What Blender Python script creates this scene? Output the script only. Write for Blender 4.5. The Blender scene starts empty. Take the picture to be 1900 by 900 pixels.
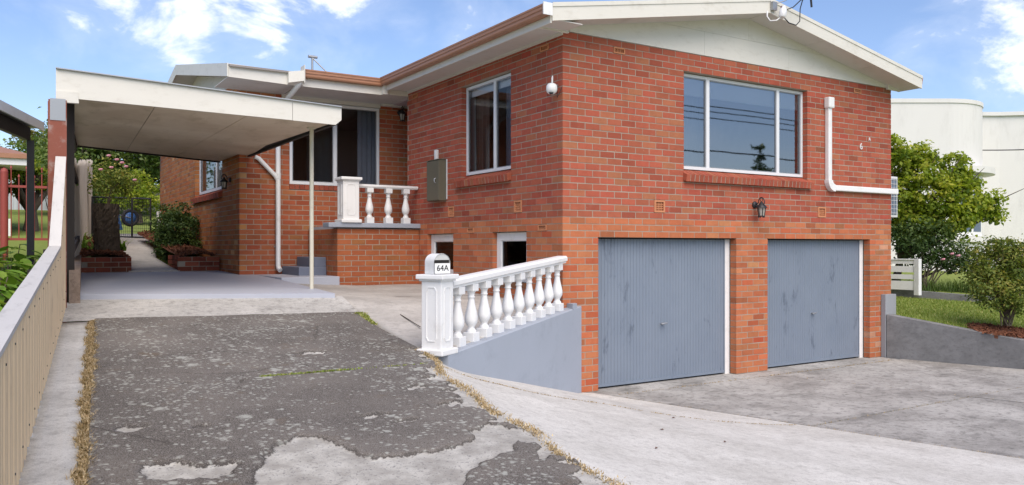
import bpy, bmesh, math, random
import numpy as np
from mathutils import Vector, Matrix
from math import sin, cos, pi, radians, sqrt
random.seed(7)
rng = np.random.default_rng(11)
scene = bpy.context.scene
COL = scene.collection

# ------------------------------------------------------------------ camera
CAM = Vector((-5.859, -8.116, 1.858))
cam_data = bpy.data.cameras.new('camera')
cam = bpy.data.objects.new('camera', cam_data)
COL.objects.link(cam)
cam.location = CAM
cam.rotation_euler = (radians(90), 0, radians(-32.2))
cam_data.sensor_width = 36.0
cam_data.lens = 36.0 * 1483 / 1900
cam_data.shift_y = 8 / 1900
cam_data.clip_end = 2000
scene.camera = cam

# ------------------------------------------------------------------ exposure, sun, sky
scene.view_settings.view_transform = 'Standard'
scene.view_settings.look = 'None'
scene.view_settings.gamma = 1
scene.view_settings.exposure = 0.82
SUN_EL, SUN_AZ = radians(50), radians(254)      # azimuth measured from +X towards +Y, pointing at the sun
sd_ = bpy.data.lights.new('sun', 'SUN')
sun = bpy.data.objects.new('sun', sd_)
COL.objects.link(sun)
sd_.energy = 2.3
sd_.angle = radians(60)
sd_.color = (1.0, 0.89, 0.76)
sdir = Vector((cos(SUN_EL) * cos(SUN_AZ), cos(SUN_EL) * sin(SUN_AZ), sin(SUN_EL)))
sun.rotation_euler = sdir.to_track_quat('Z', 'Y').to_euler()
sun.location = (0, -20, 40)

world = bpy.data.worlds.new('World')
scene.world = world
world.use_nodes = True
wt = world.node_tree
wt.nodes.clear()


class NT:
    """small wrapper for building node trees"""
    def __init__(self, tree):
        self.t = tree

    def n(self, kind, **kw):
        nd = self.t.nodes.new(kind)
        for k, v in kw.items():
            setattr(nd, k, v)
        return nd

    def put(self, sock, v):
        if isinstance(v, bpy.types.NodeSocket):
            self.t.links.new(v, sock)
        elif isinstance(v, (tuple, list)) and len(v) == 3 and sock.type == 'RGBA':
            sock.default_value = (*v, 1)
        else:
            sock.default_value = v

    def math(self, op, a, b=0.0, c=None, clamp=False):
        nd = self.n('ShaderNodeMath', operation=op, use_clamp=clamp)
        self.put(nd.inputs[0], a)
        self.put(nd.inputs[1], b)
        if c is not None:
            self.put(nd.inputs[2], c)
        return nd.outputs[0]

    def vmath(self, op, a, b):
        nd = self.n('ShaderNodeVectorMath', operation=op)
        self.put(nd.inputs[0], a)
        self.put(nd.inputs[1], b)
        return nd.outputs['Value'] if op == 'DOT_PRODUCT' else nd.outputs[0]

    def smooth(self, x, lo, hi, a=0.0, b=1.0):
        nd = self.n('ShaderNodeMapRange', interpolation_type='SMOOTHSTEP')
        for i, v in enumerate((x, lo, hi, a, b)):
            self.put(nd.inputs[i], v)
        return nd.outputs[0]

    def noise(self, vec, scale, detail=4, rough=0.55, dist=0.0):
        nd = self.n('ShaderNodeTexNoise')
        if vec is not None:
            self.put(nd.inputs['Vector'], vec)
        nd.inputs['Scale'].default_value = scale
        nd.inputs['Detail'].default_value = detail
        nd.inputs['Roughness'].default_value = rough
        nd.inputs['Distortion'].default_value = dist
        return nd.outputs['Fac']

    def voronoi(self, vec, scale, feature='F1'):
        nd = self.n('ShaderNodeTexVoronoi', feature=feature)
        self.put(nd.inputs['Vector'], vec)
        nd.inputs['Scale'].default_value = scale
        return nd

    def mix(self, f, a, b, blend='MIX'):
        nd = self.n('ShaderNodeMix', data_type='RGBA', blend_type=blend)
        self.put(nd.inputs[0], f)
        self.put(nd.inputs[6], a)
        self.put(nd.inputs[7], b)
        return nd.outputs[2]

    def scale(self, vec, s):
        return self.vmath('MULTIPLY', vec, s)


def img_dir(px, py):
    """direction of a cloud seen in the sky, from its bearing in the photograph"""
    a = radians(57.8)
    r, v = (px - 950) / 1483, (458 - py) / 1483
    d = Vector((r * sin(a) + cos(a), -r * cos(a) + sin(a), v))
    return d.normalized()


w = NT(wt)
sky = w.n('ShaderNodeTexSky', sky_type='NISHITA')
sky.sun_disc = False
sky.sun_elevation = SUN_EL
sky.sun_rotation = radians(90) - SUN_AZ
sky.altitude = 50
sky.air_density = 1.0
sky.dust_density = 0.6
sky.ozone_density = 2.5
tc = w.n('ShaderNodeTexCoord').outputs['Generated']
nv = w.scale(tc, (1.0, 1.0, 1.9))
n1 = w.noise(nv, 7.0, 9, 0.58, 0.35)
n2 = w.noise(nv, 2.1, 3, 0.5)
blob = None
for (px, py, rad, st) in [(290, 28, 0.075, .95), (200, 5, .06, .7), (350, 50, .04, .7), (318, 122, .035, .8), (752, 28, .03, .6), (940, 5, .075, .9), (600, 125, .038, .8),
                          (1712, 88, .04, .75), (1860, 20, .08, 1.0), (1845, 85, .06, .8), (1930, 60, .09, .9), (30, 10, .02, .3), (520, -120, .14, .9), (1250, -130, .13, .9)]:
    d = img_dir(px, py)
    dt = w.vmath('DOT_PRODUCT', tc, tuple(d))
    g = w.smooth(dt, cos(rad * 1.5), cos(rad * .15), 0.0, st)
    blob = g if blob is None else w.math('MAXIMUM', blob, g)
cov = w.math('ADD', w.math('MULTIPLY', blob, 0.30), w.math('MULTIPLY', w.math('SUBTRACT', n2, 0.5), 0.35))
dens = w.math('ADD', n1, cov)
mask = w.smooth(dens, 0.70, 0.90)
veil = w.smooth(dens, 0.54, 0.85, 0.0, 0.14)
mask = w.math('MAXIMUM', mask, veil)
up = w.n('ShaderNodeSeparateXYZ')
w.put(up.inputs[0], tc)
mask = w.math('MULTIPLY', mask, w.smooth(up.outputs[2], 0.0, 0.06))
bg = w.n('ShaderNodeBackground')
skyc = w.mix(1.0, sky.outputs[0], (.97, .945, 1.03), 'MULTIPLY')
cloudc = (8.6, 8.6, 8.7)
w.put(bg.inputs[0], w.mix(mask, skyc, cloudc))
bg.inputs[1].default_value = 0.10
out = w.n('ShaderNodeOutputWorld')
wt.links.new(bg.outputs[0], out.inputs[0])

# ------------------------------------------------------------------ geometry helpers
LOC = {}


def tagp(o, label=None, cat=None, group=None, kind=None):
    if label: o['label'] = label
    if cat: o['category'] = cat
    if group: o['group'] = group
    if kind: o['kind'] = kind
    return o


def link(o, parent=None):
    COL.objects.link(o)
    LOC[o.name] = Vector(o.location)
    if parent is not None:
        o.parent = parent
        o.matrix_parent_inverse = Matrix.Translation(-LOC[parent.name])
    return o


def thing(name, label, cat, loc=(0, 0, 0), group=None):
    o = bpy.data.objects.new(name, None)
    o.location = loc
    o.empty_display_size = 0.1
    link(o)
    return tagp(o, label, cat, group)


def group_part(name, parent, loc):
    o = bpy.data.objects.new(name, None)
    o.location = loc
    o.empty_display_size = 0.1
    return link(o, parent)


def inst(name, mesh, loc, parent=None, rot=(0, 0, 0), scale=(1, 1, 1)):
    o = bpy.data.objects.new(name, mesh)
    o.location = loc
    o.rotation_euler = rot
    o.scale = scale
    return link(o, parent)


class MB:
    def __init__(self):
        self.v, self.f, self.c, self.sm = [], [], [], []
        self.col = None
        self.xf = None

    def add(self, vs, fs, smooth=False):
        b = len(self.v)
        if self.xf is not None:
            vs = [self.xf @ Vector(p) for p in vs]
        self.v += [tuple(p) for p in vs]
        for f in fs:
            self.f.append(tuple(i + b for i in f))
            self.c.append(self.col)
            self.sm.append(smooth)
        return self

    BF = [(0, 3, 2, 1), (4, 5, 6, 7), (0, 1, 5, 4), (1, 2, 6, 5), (2, 3, 7, 6), (3, 0, 4, 7)]

    def box(self, x0, x1, y0, y1, z0, z1):
        return self.add([(x0, y0, z0), (x1, y0, z0), (x1, y1, z0), (x0, y1, z0), (x0, y0, z1), (x1, y0, z1), (x1, y1, z1), (x0, y1, z1)], self.BF)

    def hexa(self, p):            # 4 bottom corners (ccw) then 4 top corners
        return self.add(p, self.BF)

    def bbox(self, x0, x1, y0, y1, z0, z1, b=0.01):
        """box with chamfered edges"""
        bm = bmesh.new()
        bmesh.ops.create_cube(bm, size=1)
        for v in bm.verts:
            v.co = Vector((x0 + (v.co.x + .5) * (x1 - x0), y0 + (v.co.y + .5) * (y1 - y0), z0 + (v.co.z + .5) * (z1 - z0)))
        bmesh.ops.bevel(bm, geom=bm.edges[:], offset=b, segments=2, affect='EDGES', profile=.6)
        bm.verts.index_update()
        self.add([v.co.copy() for v in bm.verts], [[v.index for v in f.verts] for f in bm.faces])
        bm.free()
        return self

    def prism(self, poly, lo, hi):
        """poly: list of (x,y); lo/hi: number or function(x,y)"""
        L = lo if callable(lo) else (lambda x, y: lo)
        H = hi if callable(hi) else (lambda x, y: hi)
        n = len(poly)
        a = sum(poly[i][0] * poly[(i + 1) % n][1] - poly[(i + 1) % n][0] * poly[i][1] for i in range(n))
        if a < 0: poly = poly[::-1]
        vs = [(x, y, L(x, y)) for x, y in poly] + [(x, y, H(x, y)) for x, y in poly]
        fs = [tuple(range(n - 1, -1, -1)), tuple(range(n, 2 * n))] + [(i, (i + 1) % n, n + (i + 1) % n, n + i) for i in range(n)]
        return self.add(vs, fs)

    def extrude(self, prof, p0, p1, up=(0, 0, 1)):
        """profile (side, up) swept straight from p0 to p1, closed ends"""
        p0, p1, up = Vector(p0), Vector(p1), Vector(up)
        d = (p1 - p0).normalized()
        s = d.cross(up).normalized()
        n = len(prof)
        vs = [p0 + s * a + up * b for a, b in prof] + [p1 + s * a + up * b for a, b in prof]
        fs = [tuple(range(n)), tuple(range(2 * n - 1, n - 1, -1))] + [(i, n + i, n + (i + 1) % n, (i + 1) % n) for i in range(n)]
        return self.add(vs, fs)

    def tube(self, pts, r, n=8, cap=True):
        pts = [Vector(p) for p in pts]
        R = r if isinstance(r, (list, tuple)) else [r] * len(pts)
        vs, fs = [], []
        ref = None
        for i, p in enumerate(pts):
            d = (pts[min(i + 1, len(pts) - 1)] - pts[max(i - 1, 0)]).normalized()
            if ref is None:
                ref = Vector((0, 0, 1)) if abs(d.z) < .9 else Vector((1, 0, 0))
            s = d.cross(ref).normalized()
            t = s.cross(d).normalized()
            ref = t
            for k in range(n):
                a = 2 * pi * k / n
                vs.append(p + (s * cos(a) + t * sin(a)) * R[i])
        for i in range(len(pts) - 1):
            for k in range(n):
                fs.append((i * n + k, i * n + (k + 1) % n, (i + 1) * n + (k + 1) % n, (i + 1) * n + k))
        self.add(vs, fs, True)
        if cap:
            b = len(pts) - 1
            self.add([vs[k] for k in range(n)], [tuple(range(n - 1, -1, -1))])
            self.add([vs[b * n + k] for k in range(n)], [tuple(range(n))])
        return self

    def lathe(self, prof, c=(0, 0, 0), n=20):
        vs, fs = [], []
        for (r, z) in prof:
            for k in range(n):
                a = 2 * pi * k / n
                vs.append((c[0] + r * cos(a), c[1] + r * sin(a), c[2] + z))
        m = len(prof)
        for i in range(m - 1):
            for k in range(n):
                fs.append((i * n + k, i * n + (k + 1) % n, (i + 1) * n + (k + 1) % n, (i + 1) * n + k))
        self.add(vs, fs, True)
        self.add(vs[:n], [tuple(range(n - 1, -1, -1))])
        self.add(vs[-n:], [tuple(range(n))])
        return self

    def mesh(self, name, mat, off=(0, 0, 0)):
        me = bpy.data.meshes.new(name)
        ox, oy, oz = off
        me.from_pydata([(x - ox, y - oy, z - oz) for x, y, z in self.v], [], self.f)
        if any(self.sm):
            me.polygons.foreach_set('use_smooth', self.sm)
        if any(c is not None for c in self.c):
            at = me.attributes.new('tint', 'FLOAT_COLOR', 'FACE')
            at.data.foreach_set('color', [q for c in self.c for q in (*(c or (1, 1, 1)), 1)])
        me.materials.append(mat)
        me.update()
        return me

    def build(self, name, mat, parent=None, **tags):
        a = np.array(self.v)
        lo, hi = a.min(0), a.max(0)
        off = Vector(((lo[0] + hi[0]) / 2, (lo[1] + hi[1]) / 2, lo[2]))
        o = bpy.data.objects.new(name, self.mesh(name, mat, off))
        o.location = off
        link(o, parent)
        return tagp(o, **tags)


def np_mesh(name, V, F, mat, parent=None, attr=None, nv=4, smooth=False, **tags):
    """fast mesh from arrays; F (m, nv)"""
    V = np.asarray(V, dtype=np.float64)
    off = np.array([(V[:, 0].min() + V[:, 0].max()) / 2, (V[:, 1].min() + V[:, 1].max()) / 2, V[:, 2].min()])
    me = bpy.data.meshes.new(name)
    F = np.asarray(F, dtype=np.int32)
    m = len(F)
    me.vertices.add(len(V))
    me.vertices.foreach_set('co', (V - off).ravel())
    me.loops.add(m * nv)
    me.loops.foreach_set('vertex_index', F.ravel())
    me.polygons.add(m)
    me.polygons.foreach_set('loop_start', np.arange(m, dtype=np.int32) * nv)
    me.polygons.foreach_set('loop_total', np.full(m, nv, dtype=np.int32))
    if smooth:
        me.polygons.foreach_set('use_smooth', np.ones(m, dtype=bool))
    me.update(calc_edges=True)
    if attr is not None:
        for k, (arr, dom) in attr.items():
            at = me.attributes.new(k, 'FLOAT', dom)
            at.data.foreach_set('value', np.asarray(arr, dtype=np.float32))
    me.materials.append(mat)
    o = bpy.data.objects.new(name, me)
    o.location = off
    link(o, parent)
    return tagp(o, **tags)


# ------------------------------------------------------------------ materials
def new_mat(name):
    m = bpy.data.materials.new(name)
    m.use_nodes = True
    m.node_tree.nodes.clear()
    t = NT(m.node_tree)
    t.pos = t.n('ShaderNodeNewGeometry').outputs['Position']
    return m, t


def finish(m, t, col, rough=0.7, metal=0.0, height=None, bump=0.2, dist=0.01, spec=0.4, coat=0.0):
    b = t.n('ShaderNodeBsdfPrincipled')
    t.put(b.inputs['Base Color'], col)
    t.put(b.inputs['Roughness'], rough)
    b.inputs['Metallic'].default_value = metal
    b.inputs['Specular IOR Level'].default_value = spec
    b.inputs['Coat Weight'].default_value = coat
    if height is not None:
        bp = t.n('ShaderNodeBump')
        bp.inputs['Strength'].default_value = bump
        bp.inputs['Distance'].default_value = dist
        t.put(bp.inputs['Height'], height)
        t.t.links.new(bp.outputs[0], b.inputs['Normal'])
    o = t.n('ShaderNodeOutputMaterial')
    t.t.links.new(b.outputs[0], o.inputs[0])
    return m


def mul(c, k):
    return tuple(min(1, x * k) for x in c)


def plain(name, col, rough=0.6, var=0.10, scale=3.0, fine=90.0, metal=0.0, bump=0.12, dirt=None, dirt_amt=0.0, spec=0.4, stretch=(1, 1, 1), dist=0.004):
    m, t = new_mat(name)
    p = t.scale(t.pos, stretch)
    a = t.noise(p, scale, 5, .6)
    b = t.noise(p, fine, 3, .6)
    c = t.mix(a, mul(col, 1 - var), mul(col, 1 + var))
    c = t.mix(t.math('MULTIPLY', b, var * 1.6), c, mul(col, .6))
    if dirt:
        d = t.smooth(t.noise(p, scale * 2.3, 7, .7), .5, .72, 0, dirt_amt)
        c = t.mix(d, c, dirt)
    return finish(m, t, c, rough, metal, b, bump, dist, spec)


def brick_mat(name, grime=.35):
    m, t = new_mat(name)
    at = t.n('ShaderNodeAttribute', attribute_name='tint').outputs['Color']
    n1 = t.noise(t.pos, 9, 6, .65)
    n2 = t.noise(t.pos, 75, 4, .7)
    n3 = t.noise(t.pos, 1.3, 5, .6)
    c = t.mix(t.smooth(n1, .35, .7, 0, .30), at, t.mix(1.0, at, (.66, .58, .56), 'MULTIPLY'))
    c = t.mix(t.smooth(n2, .42, .72, 0, .28), c, t.mix(1.0, at, (1.28, 1.35, 1.4), 'MULTIPLY'))
    c = t.mix(t.smooth(n3, .50, .70, 0, grime), c, t.mix(1.0, c, (.60, .56, .56), 'MULTIPLY'))
    drip = t.smooth(t.noise(t.scale(t.pos, (2.2, 2.2, .35)), 2.6, 5, .65), .56, .74, 0, .30)
    c = t.mix(drip, c, t.mix(1.0, c, (.62, .58, .58), 'MULTIPLY'))
    eff = t.smooth(t.noise(t.scale(t.pos, (1, 1, 1.6)), 3.3, 7, .75), .62, .78, 0, .35)
    c = t.mix(eff, c, (.52, .36, .29))
    spot = t.smooth(t.noise(t.pos, 38, 2, .5), .70, .76, 0, .45)
    c = t.mix(spot, c, (.55, .42, .34))
    return finish(m, t, c, .86, 0, t.math('ADD', t.math('MULTIPLY', n2, .6), n1), .35, .004, .25)


def concrete_mat(name, c_lo, c_hi, dark, dark_amt=.5, scale=1.0, speck=.35, stretch=(1, 1, 1), streak=.8):
    m, t = new_mat(name)
    p = t.scale(t.pos, stretch)
    a = t.noise(p, 1.1 * scale, 7, .62, .4)
    b = t.noise(p, 11 * scale, 6, .7)
    f = t.noise(p, 130, 3, .7)
    g = t.noise(p, 45, 4, .75)
    c = t.mix(t.smooth(a, .3, .7), c_lo, c_hi)
    c = t.mix(t.smooth(b, .48, .72, 0, dark_amt), c, dark)
    c = t.mix(t.smooth(t.noise(t.scale(p, (.8, 1.2, 1)), 1.9, 8, .72), .5, .70, 0, dark_amt * streak), c, dark)
    c = t.mix(t.smooth(f, .5, .72, 0, speck), c, mul(dark, .75))
    c = t.mix(t.smooth(g, .56, .72, 0, speck * .8), c, mul(c_hi, 1.12))
    mid = t.noise(p, 21, 6, .8)
    c = t.mix(t.smooth(mid, .50, .66, 0, speck * .75), c, dark)
    c = t.mix(t.smooth(mid, .34, .46, speck * .5, 0), c, mul(c_hi, 1.1))
    pit = t.smooth(t.voronoi(p, 16).outputs['Distance'], .05, .12, .55, 0)
    pit = t.math('MULTIPLY', pit, t.smooth(t.noise(p, 3.1, 3, .5), .52, .62))
    c = t.mix(pit, c, mul(dark, .5))
    h = t.math('ADD', t.math('MULTIPLY', f, .7), b)
    return finish(m, t, c, .88, 0, h, .4, .006, .25)


M = {}
M['brick'] = brick_mat('brick_clay')
M['brick_old'] = brick_mat('brick_old_clay', .7)
M['mortar'] = plain('mortar', (.385, .335, .27), .95, .16, 6, 70, bump=.5)
M['white'] = plain('white_paint', (.78, .78, .765), .5, .035, 2.5, 60, dirt=(.42, .40, .35), dirt_amt=.24)
M['cream'] = plain('cream_fascia_paint', (.69, .665, .595), .5, .05, 1.6, 50, dirt=(.40, .36, .28), dirt_amt=.30, stretch=(1, 1, 2.5))
M['soffit'] = plain('soffit_board', (.62, .60, .56), .7, .06, 1.4, 40, dirt=(.36, .33, .28), dirt_amt=.25)
M['gutter'] = plain('brown_gutter', (.38, .185, .105), .45, .16, 3, 40, dirt=(.20, .10, .06), dirt_amt=.5, stretch=(1, .4, 4))
M['roof'] = plain('roof_sheet', (.28, .25, .23), .6, .1)
M['alu'] = plain('white_window_frame', (.72, .73, .74), .4, .04, 4, 80)
M['slabpaint'] = plain('grey_blue_floor_paint', (.44, .46, .515), .55, .10, 1.0, 45, dirt=(.48, .49, .52), dirt_amt=.4)
M['wallpaint'] = plain('grey_blue_wall_paint', (.345, .38, .435), .7, .07, 1.6, 55, dirt=(.26, .29, .335), dirt_amt=.5, bump=.35)
M['steppaint'] = plain('dark_grey_step_paint', (.16, .18, .235), .6, .1, 4, 60)
M['black'] = plain('black_metal', (.022, .022, .025), .45, .15, 6, 60)
M['darktimber'] = plain('dark_timber', (.032, .026, .022), .8, .25, 3, 30, stretch=(6, 6, .6))
M['rust'] = plain('red_oxide_steel', (.27, .085, .055), .75, .2, 3, 50, dirt=(.40, .34, .31), dirt_amt=.7)
M['palings'] = plain('grey_weathered_paling', (.52, .46, .40), .9, .22, 2.5, 30, stretch=(7, 7, .5), bump=.4)
M['fencecap'] = plain('galvanised_capping', (.58, .56, .53), .6, .08, 2.5, 40, dirt=(.34, .325, .30), dirt_amt=.55, stretch=(3, 1, 1))
M['sheet'] = plain('tan_ribbed_steel', (.74, .57, .37), .55, .09, 2.0, 30, dirt=(.36, .26, .17), dirt_amt=.55, stretch=(4, 4, .5))
M['meter'] = plain('olive_metal', (.125, .115, .08), .5, .1, 3, 60)
M['terracotta'] = plain('terracotta', (.56, .235, .115), .85, .15, 20, 90)
M['dark'] = plain('dark_interior', (.02, .018, .017), .9, .2)
M['redgate'] = plain('red_painted_steel', (.30, .06, .045), .55, .15, 4, 60)
M['creampost'] = plain('cream_painted_pole', (.62, .585, .47), .45, .06, 4, 60, dirt=(.35, .25, .15), dirt_amt=.3)
M['grey_conc'] = concrete_mat('grey_rendered_concrete', (.16, .16, .16), (.25, .25, .25), (.10, .10, .098), .55, 1.4, .2, (1, 1, 1.6))
M['grey_plate'] = plain('grey_cement_panel', (.30, .315, .335), .8, .1, 2.5, 60)
M['concrete'] = concrete_mat('pale_concrete', (.53, .51, .465), (.69, .67, .62), (.33, .31, .28), .5, 1.0, .65, (1, 1, 1), .5)
M['lip'] = concrete_mat('stained_concrete', (.40, .385, .355), (.56, .54, .50), (.20, .19, .175), .75, 1.3, .6)
M['apron'] = concrete_mat('grey_stained_concrete', (.27, .257, .238), (.48, .465, .435), (.125, .119, .108), .85, 1.0, .4)
M['upper'] = concrete_mat('brown_grey_paving', (.40, .375, .34), (.55, .52, .475), (.24, .22, .195), .5)
M['render'] = plain('white_render', (.70, .69, .66), .85, .045, 1.0, 60, dirt=(.50, .49, .46), dirt_amt=.35, bump=.5, stretch=(1, 1, .35))
M['kerb'] = concrete_mat('brown_block', (.24, .175, .13), (.36, .28, .22), (.13, .09, .065), .6, 2.0, .4)
M['bark'] = plain('bark', (.15, .115, .085), .95, .5, 8, 60, stretch=(3, 3, .7), bump=1.0, dist=.03)
M['stem'] = plain('stem', (.14, .115, .075), .9, .3, 8, 60)
M['mulch'] = plain('bark_mulch', (.16, .065, .035), .95, .45, 25, 90, bump=.8)
M['chips'] = plain('bark_chips', (.20, .078, .04), .95, .5, 22, 60)
M['soil'] = plain('soil', (.07, .055, .04), 1, .3, 8, 60)
M['straw'] = plain('dry_straw', (.50, .37, .19), .95, .3, 12, 60)
M['grassblade'] = plain('grass_blade', (.115, .19, .03), .8, .45, 2.2, 40)
M['blue'] = plain('blue_plastic', (.06, .16, .42), .4, .1)
M['rubber'] = plain('rubber', (.02, .02, .024), .7, .1)
M['flap'] = plain('worn_white_metal', (.55, .55, .53), .4, .12, 12)
M['zinc'] = plain('galvanised_metal', (.36, .37, .38), .4, .1, metal=.6)
M['ceramic'] = plain('white_insulator', (.7, .7, .7), .3, .05)
M['acwhite'] = plain('aircon_case', (.68, .68, .66), .45, .04)
M['fin'] = plain('coil_fins', (.12, .16, .22), .5, .2, 30)
M['pink'] = plain('pink_petal', (.72, .34, .40), .7, .2, 20)
M['purple'] = plain('purple_petal', (.16, .09, .30), .7, .2, 20)
M['shed'] = plain('pale_shed_cladding', (.56, .60, .64), .6, .06)
M['nbrick'] = plain('brown_neighbour_brick', (.20, .11, .08), .9, .2, 8, 60)
M['curtain'] = plain('slate_blue_curtain', (.20, .225, .28), .95, .12, 5)
M['curtain2'] = plain('brown_curtain', (.22, .12, .085), .95, .15, 5)
M['blind'] = plain('white_blind', (.86, .87, .88), .8, .03)
M['plaster'] = plain('interior_plaster', (.48, .40, .41), .9, .05)
M['ink'] = plain('black_numeral', (.02, .02, .02), .5, .05)
M['numeral'] = plain('white_numeral', (.75, .74, .72), .5, .05)
M['brown_door'] = plain('varnished_timber', (.19, .085, .04), .5, .2, 5, 40, stretch=(5, 5, .6))


def door_mat():
    m, t = new_mat('blue_grey_garage_paint')
    a = t.noise(t.pos, 2.2, 4, .55)
    c = t.mix(a, (.165, .200, .252), (.215, .252, .305))
    st = t.scale(t.pos, (1.0, 1.0, .40))
    d = t.smooth(t.noise(st, 4.2, 7, .72, .3), .575, .69, 0, .70)
    c = t.mix(d, c, (.085, .105, .14))
    s = t.smooth(t.noise(t.scale(t.pos, (1, 1, .22)), 21, 3, .5), .70, .78, 0, .4)
    c = t.mix(s, c, (.24, .29, .36))
    return finish(m, t, c, t.math('ADD', t.math('MULTIPLY', d, .2), .42), 0, t.noise(t.pos, 50, 3), .08, .003, .45)


M['door'] = door_mat()


def ceiling_mat():
    m, t = new_mat('carport_lining_sheet')
    a = t.noise(t.pos, .9, 5, .6, .5)
    c = t.mix(t.smooth(a, .3, .72), (.58, .475, .34), (.72, .62, .47))
    c = t.mix(t.smooth(t.noise(t.scale(t.pos, (1.6, .6, 1)), 2.3, 6, .7), .5, .7, 0, .5), c, (.40, .32, .19))
    return finish(m, t, c, .55, 0, t.noise(t.pos, 60, 3), .08, .003, .3)


M['lining'] = ceiling_mat()


def glass_mat(name, tint=(.86, .90, .92), refl=2.0):
    m, t = new_mat(name)
    g = t.n('ShaderNodeBsdfGlossy')
    g.inputs['Roughness'].default_value = 0.02
    g.inputs['Color'].default_value = (.95, .97, 1, 1)
    bp = t.n('ShaderNodeBump')
    bp.inputs['Strength'].default_value = .012
    bp.inputs['Distance'].default_value = .02
    t.put(bp.inputs['Height'], t.noise(t.pos, 2.3, 1))
    t.t.links.new(bp.outputs[0], g.inputs['Normal'])
    tr = t.n('ShaderNodeBsdfTransparent')
    tr.inputs['Color'].default_value = (*tint, 1)
    fr = t.n('ShaderNodeFresnel')
    fr.inputs['IOR'].default_value = refl
    mx = t.n('ShaderNodeMixShader')
    t.t.links.new(fr.outputs[0], mx.inputs[0])
    t.t.links.new(tr.outputs[0], mx.inputs[1])
    t.t.links.new(g.outputs[0], mx.inputs[2])
    o = t.n('ShaderNodeOutputMaterial')
    t.t.links.new(mx.outputs[0], o.inputs[0])
    return m


M['glass'] = glass_mat('window_glass', (.96, .97, .98), 3.3)
M['glass2'] = glass_mat('side_window_glass', (.80, .80, .80), 1.36)
M['lampglass'] = plain('lamp_glass', (.42, .39, .34), .25, .08)


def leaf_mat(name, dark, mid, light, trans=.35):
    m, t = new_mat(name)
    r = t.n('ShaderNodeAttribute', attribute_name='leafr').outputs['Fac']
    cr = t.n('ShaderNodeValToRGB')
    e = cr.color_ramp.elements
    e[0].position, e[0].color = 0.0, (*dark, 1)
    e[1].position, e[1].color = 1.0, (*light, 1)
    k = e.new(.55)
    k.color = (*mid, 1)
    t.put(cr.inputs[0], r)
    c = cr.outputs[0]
    d = t.n('ShaderNodeBsdfPrincipled')
    t.put(d.inputs['Base Color'], c)
    d.inputs['Roughness'].default_value = .55
    d.inputs['Specular IOR Level'].default_value = .3
    tl = t.n('ShaderNodeBsdfTranslucent')
    t.put(tl.inputs['Color'], t.mix(1.0, c, (1.2, 1.25, .6), 'MULTIPLY'))
    mx = t.n('ShaderNodeMixShader')
    mx.inputs[0].default_value = trans
    t.t.links.new(d.outputs[0], mx.inputs[1])
    t.t.links.new(tl.outputs[0], mx.inputs[2])
    o = t.n('ShaderNodeOutputMaterial')
    t.t.links.new(mx.outputs[0], o.inputs[0])
    return m


M['leaf_maple'] = leaf_mat('maple_leaf', (.10, .17, .015), (.30, .37, .035), (.60, .56, .10), .45)
M['leaf_dark'] = leaf_mat('dark_shrub_leaf', (.025, .055, .015), (.06, .105, .025), (.16, .22, .05), .25)
M['leaf_tree'] = leaf_mat('garden_tree_leaf', (.06, .11, .03), (.14, .21, .05), (.34, .40, .16), .4)
M['leaf_rose'] = leaf_mat('rose_leaf', (.07, .12, .025), (.20, .25, .045), (.46, .38, .11), .35)
M['leaf_big'] = leaf_mat('broad_leaf', (.08, .17, .02), (.19, .34, .04), (.42, .52, .12), .35)
M['leaf_olive'] = leaf_mat('olive_leaf', (.08, .08, .02), (.16, .15, .03), (.26, .22, .06), .35)
M['leaf_grass'] = leaf_mat('strap_leaf', (.04, .08, .02), (.08, .14, .03), (.18, .24, .06), .3)
M['lawnblade'] = leaf_mat('lawn_blade', (.16, .23, .04), (.27, .34, .07), (.50, .46, .19), .35)
M['strawblade'] = leaf_mat('straw_blade', (.27, .19, .10), (.52, .39, .22), (.72, .60, .40), .2)

# ================================================================== THE GROUND
def lerp_tab(tab):
    xs, zs = [a for a, _ in tab], [b for _, b in tab]
    return lambda y: float(np.interp(y, xs, zs))


zu = lerp_tab([(-20, .05), (-9, .26), (-1.5, .90), (1.2, 1.13), (4.1, 1.225), (6.9, 1.40), (13.9, 2.10), (30, 3.5), (60, 4.6), (200, 6)])   # upper level
zlawn = lerp_tab([(-9, .05), (-4, .22), (-2, .41), (-.1, .665), (2.3, .745), (8, 1.2), (30, 3.5), (60, 4.6), (200, 6)])
EDGE = [(-2.45, .62), (-2.6, -.3), (-2.67, -1.48), (-2.98, -2.79), (-3.09, -3.78), (-3.21, -4.86), (-3.5, -9.2)]   # right edge of the asphalt
xedge = lambda y: float(np.interp(y, [p[1] for p in EDGE][::-1], [p[0] for p in EDGE][::-1]))
xA = lambda y: .553 + (y + .483) * (1.678 - .553) / (-4.577 + .483)       # joint between ramp and garage apron
XS = lambda y: -5.18 + .0877 * (y - .9)                                   # right edge of the concrete strip
xF = lambda y: -5.39 + .09 * (y - 1.18)                                   # line of the boundary fence


def T(x, y):
    if x > 11.2: return lerp_tab([(-9, .1), (0, .8), (8, 1.2), (30, 3.5), (60, 4.6), (200, 6)])(y)
    if x > 6.99: return zlawn(y) - .05 if (x > 9.5 or y > 3.1) else -.3
    if x > -2.72 and y < 13.9: return -.3
    if x > -3.9 and y < .3: return -.3
    return zu(y) - .09


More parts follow.
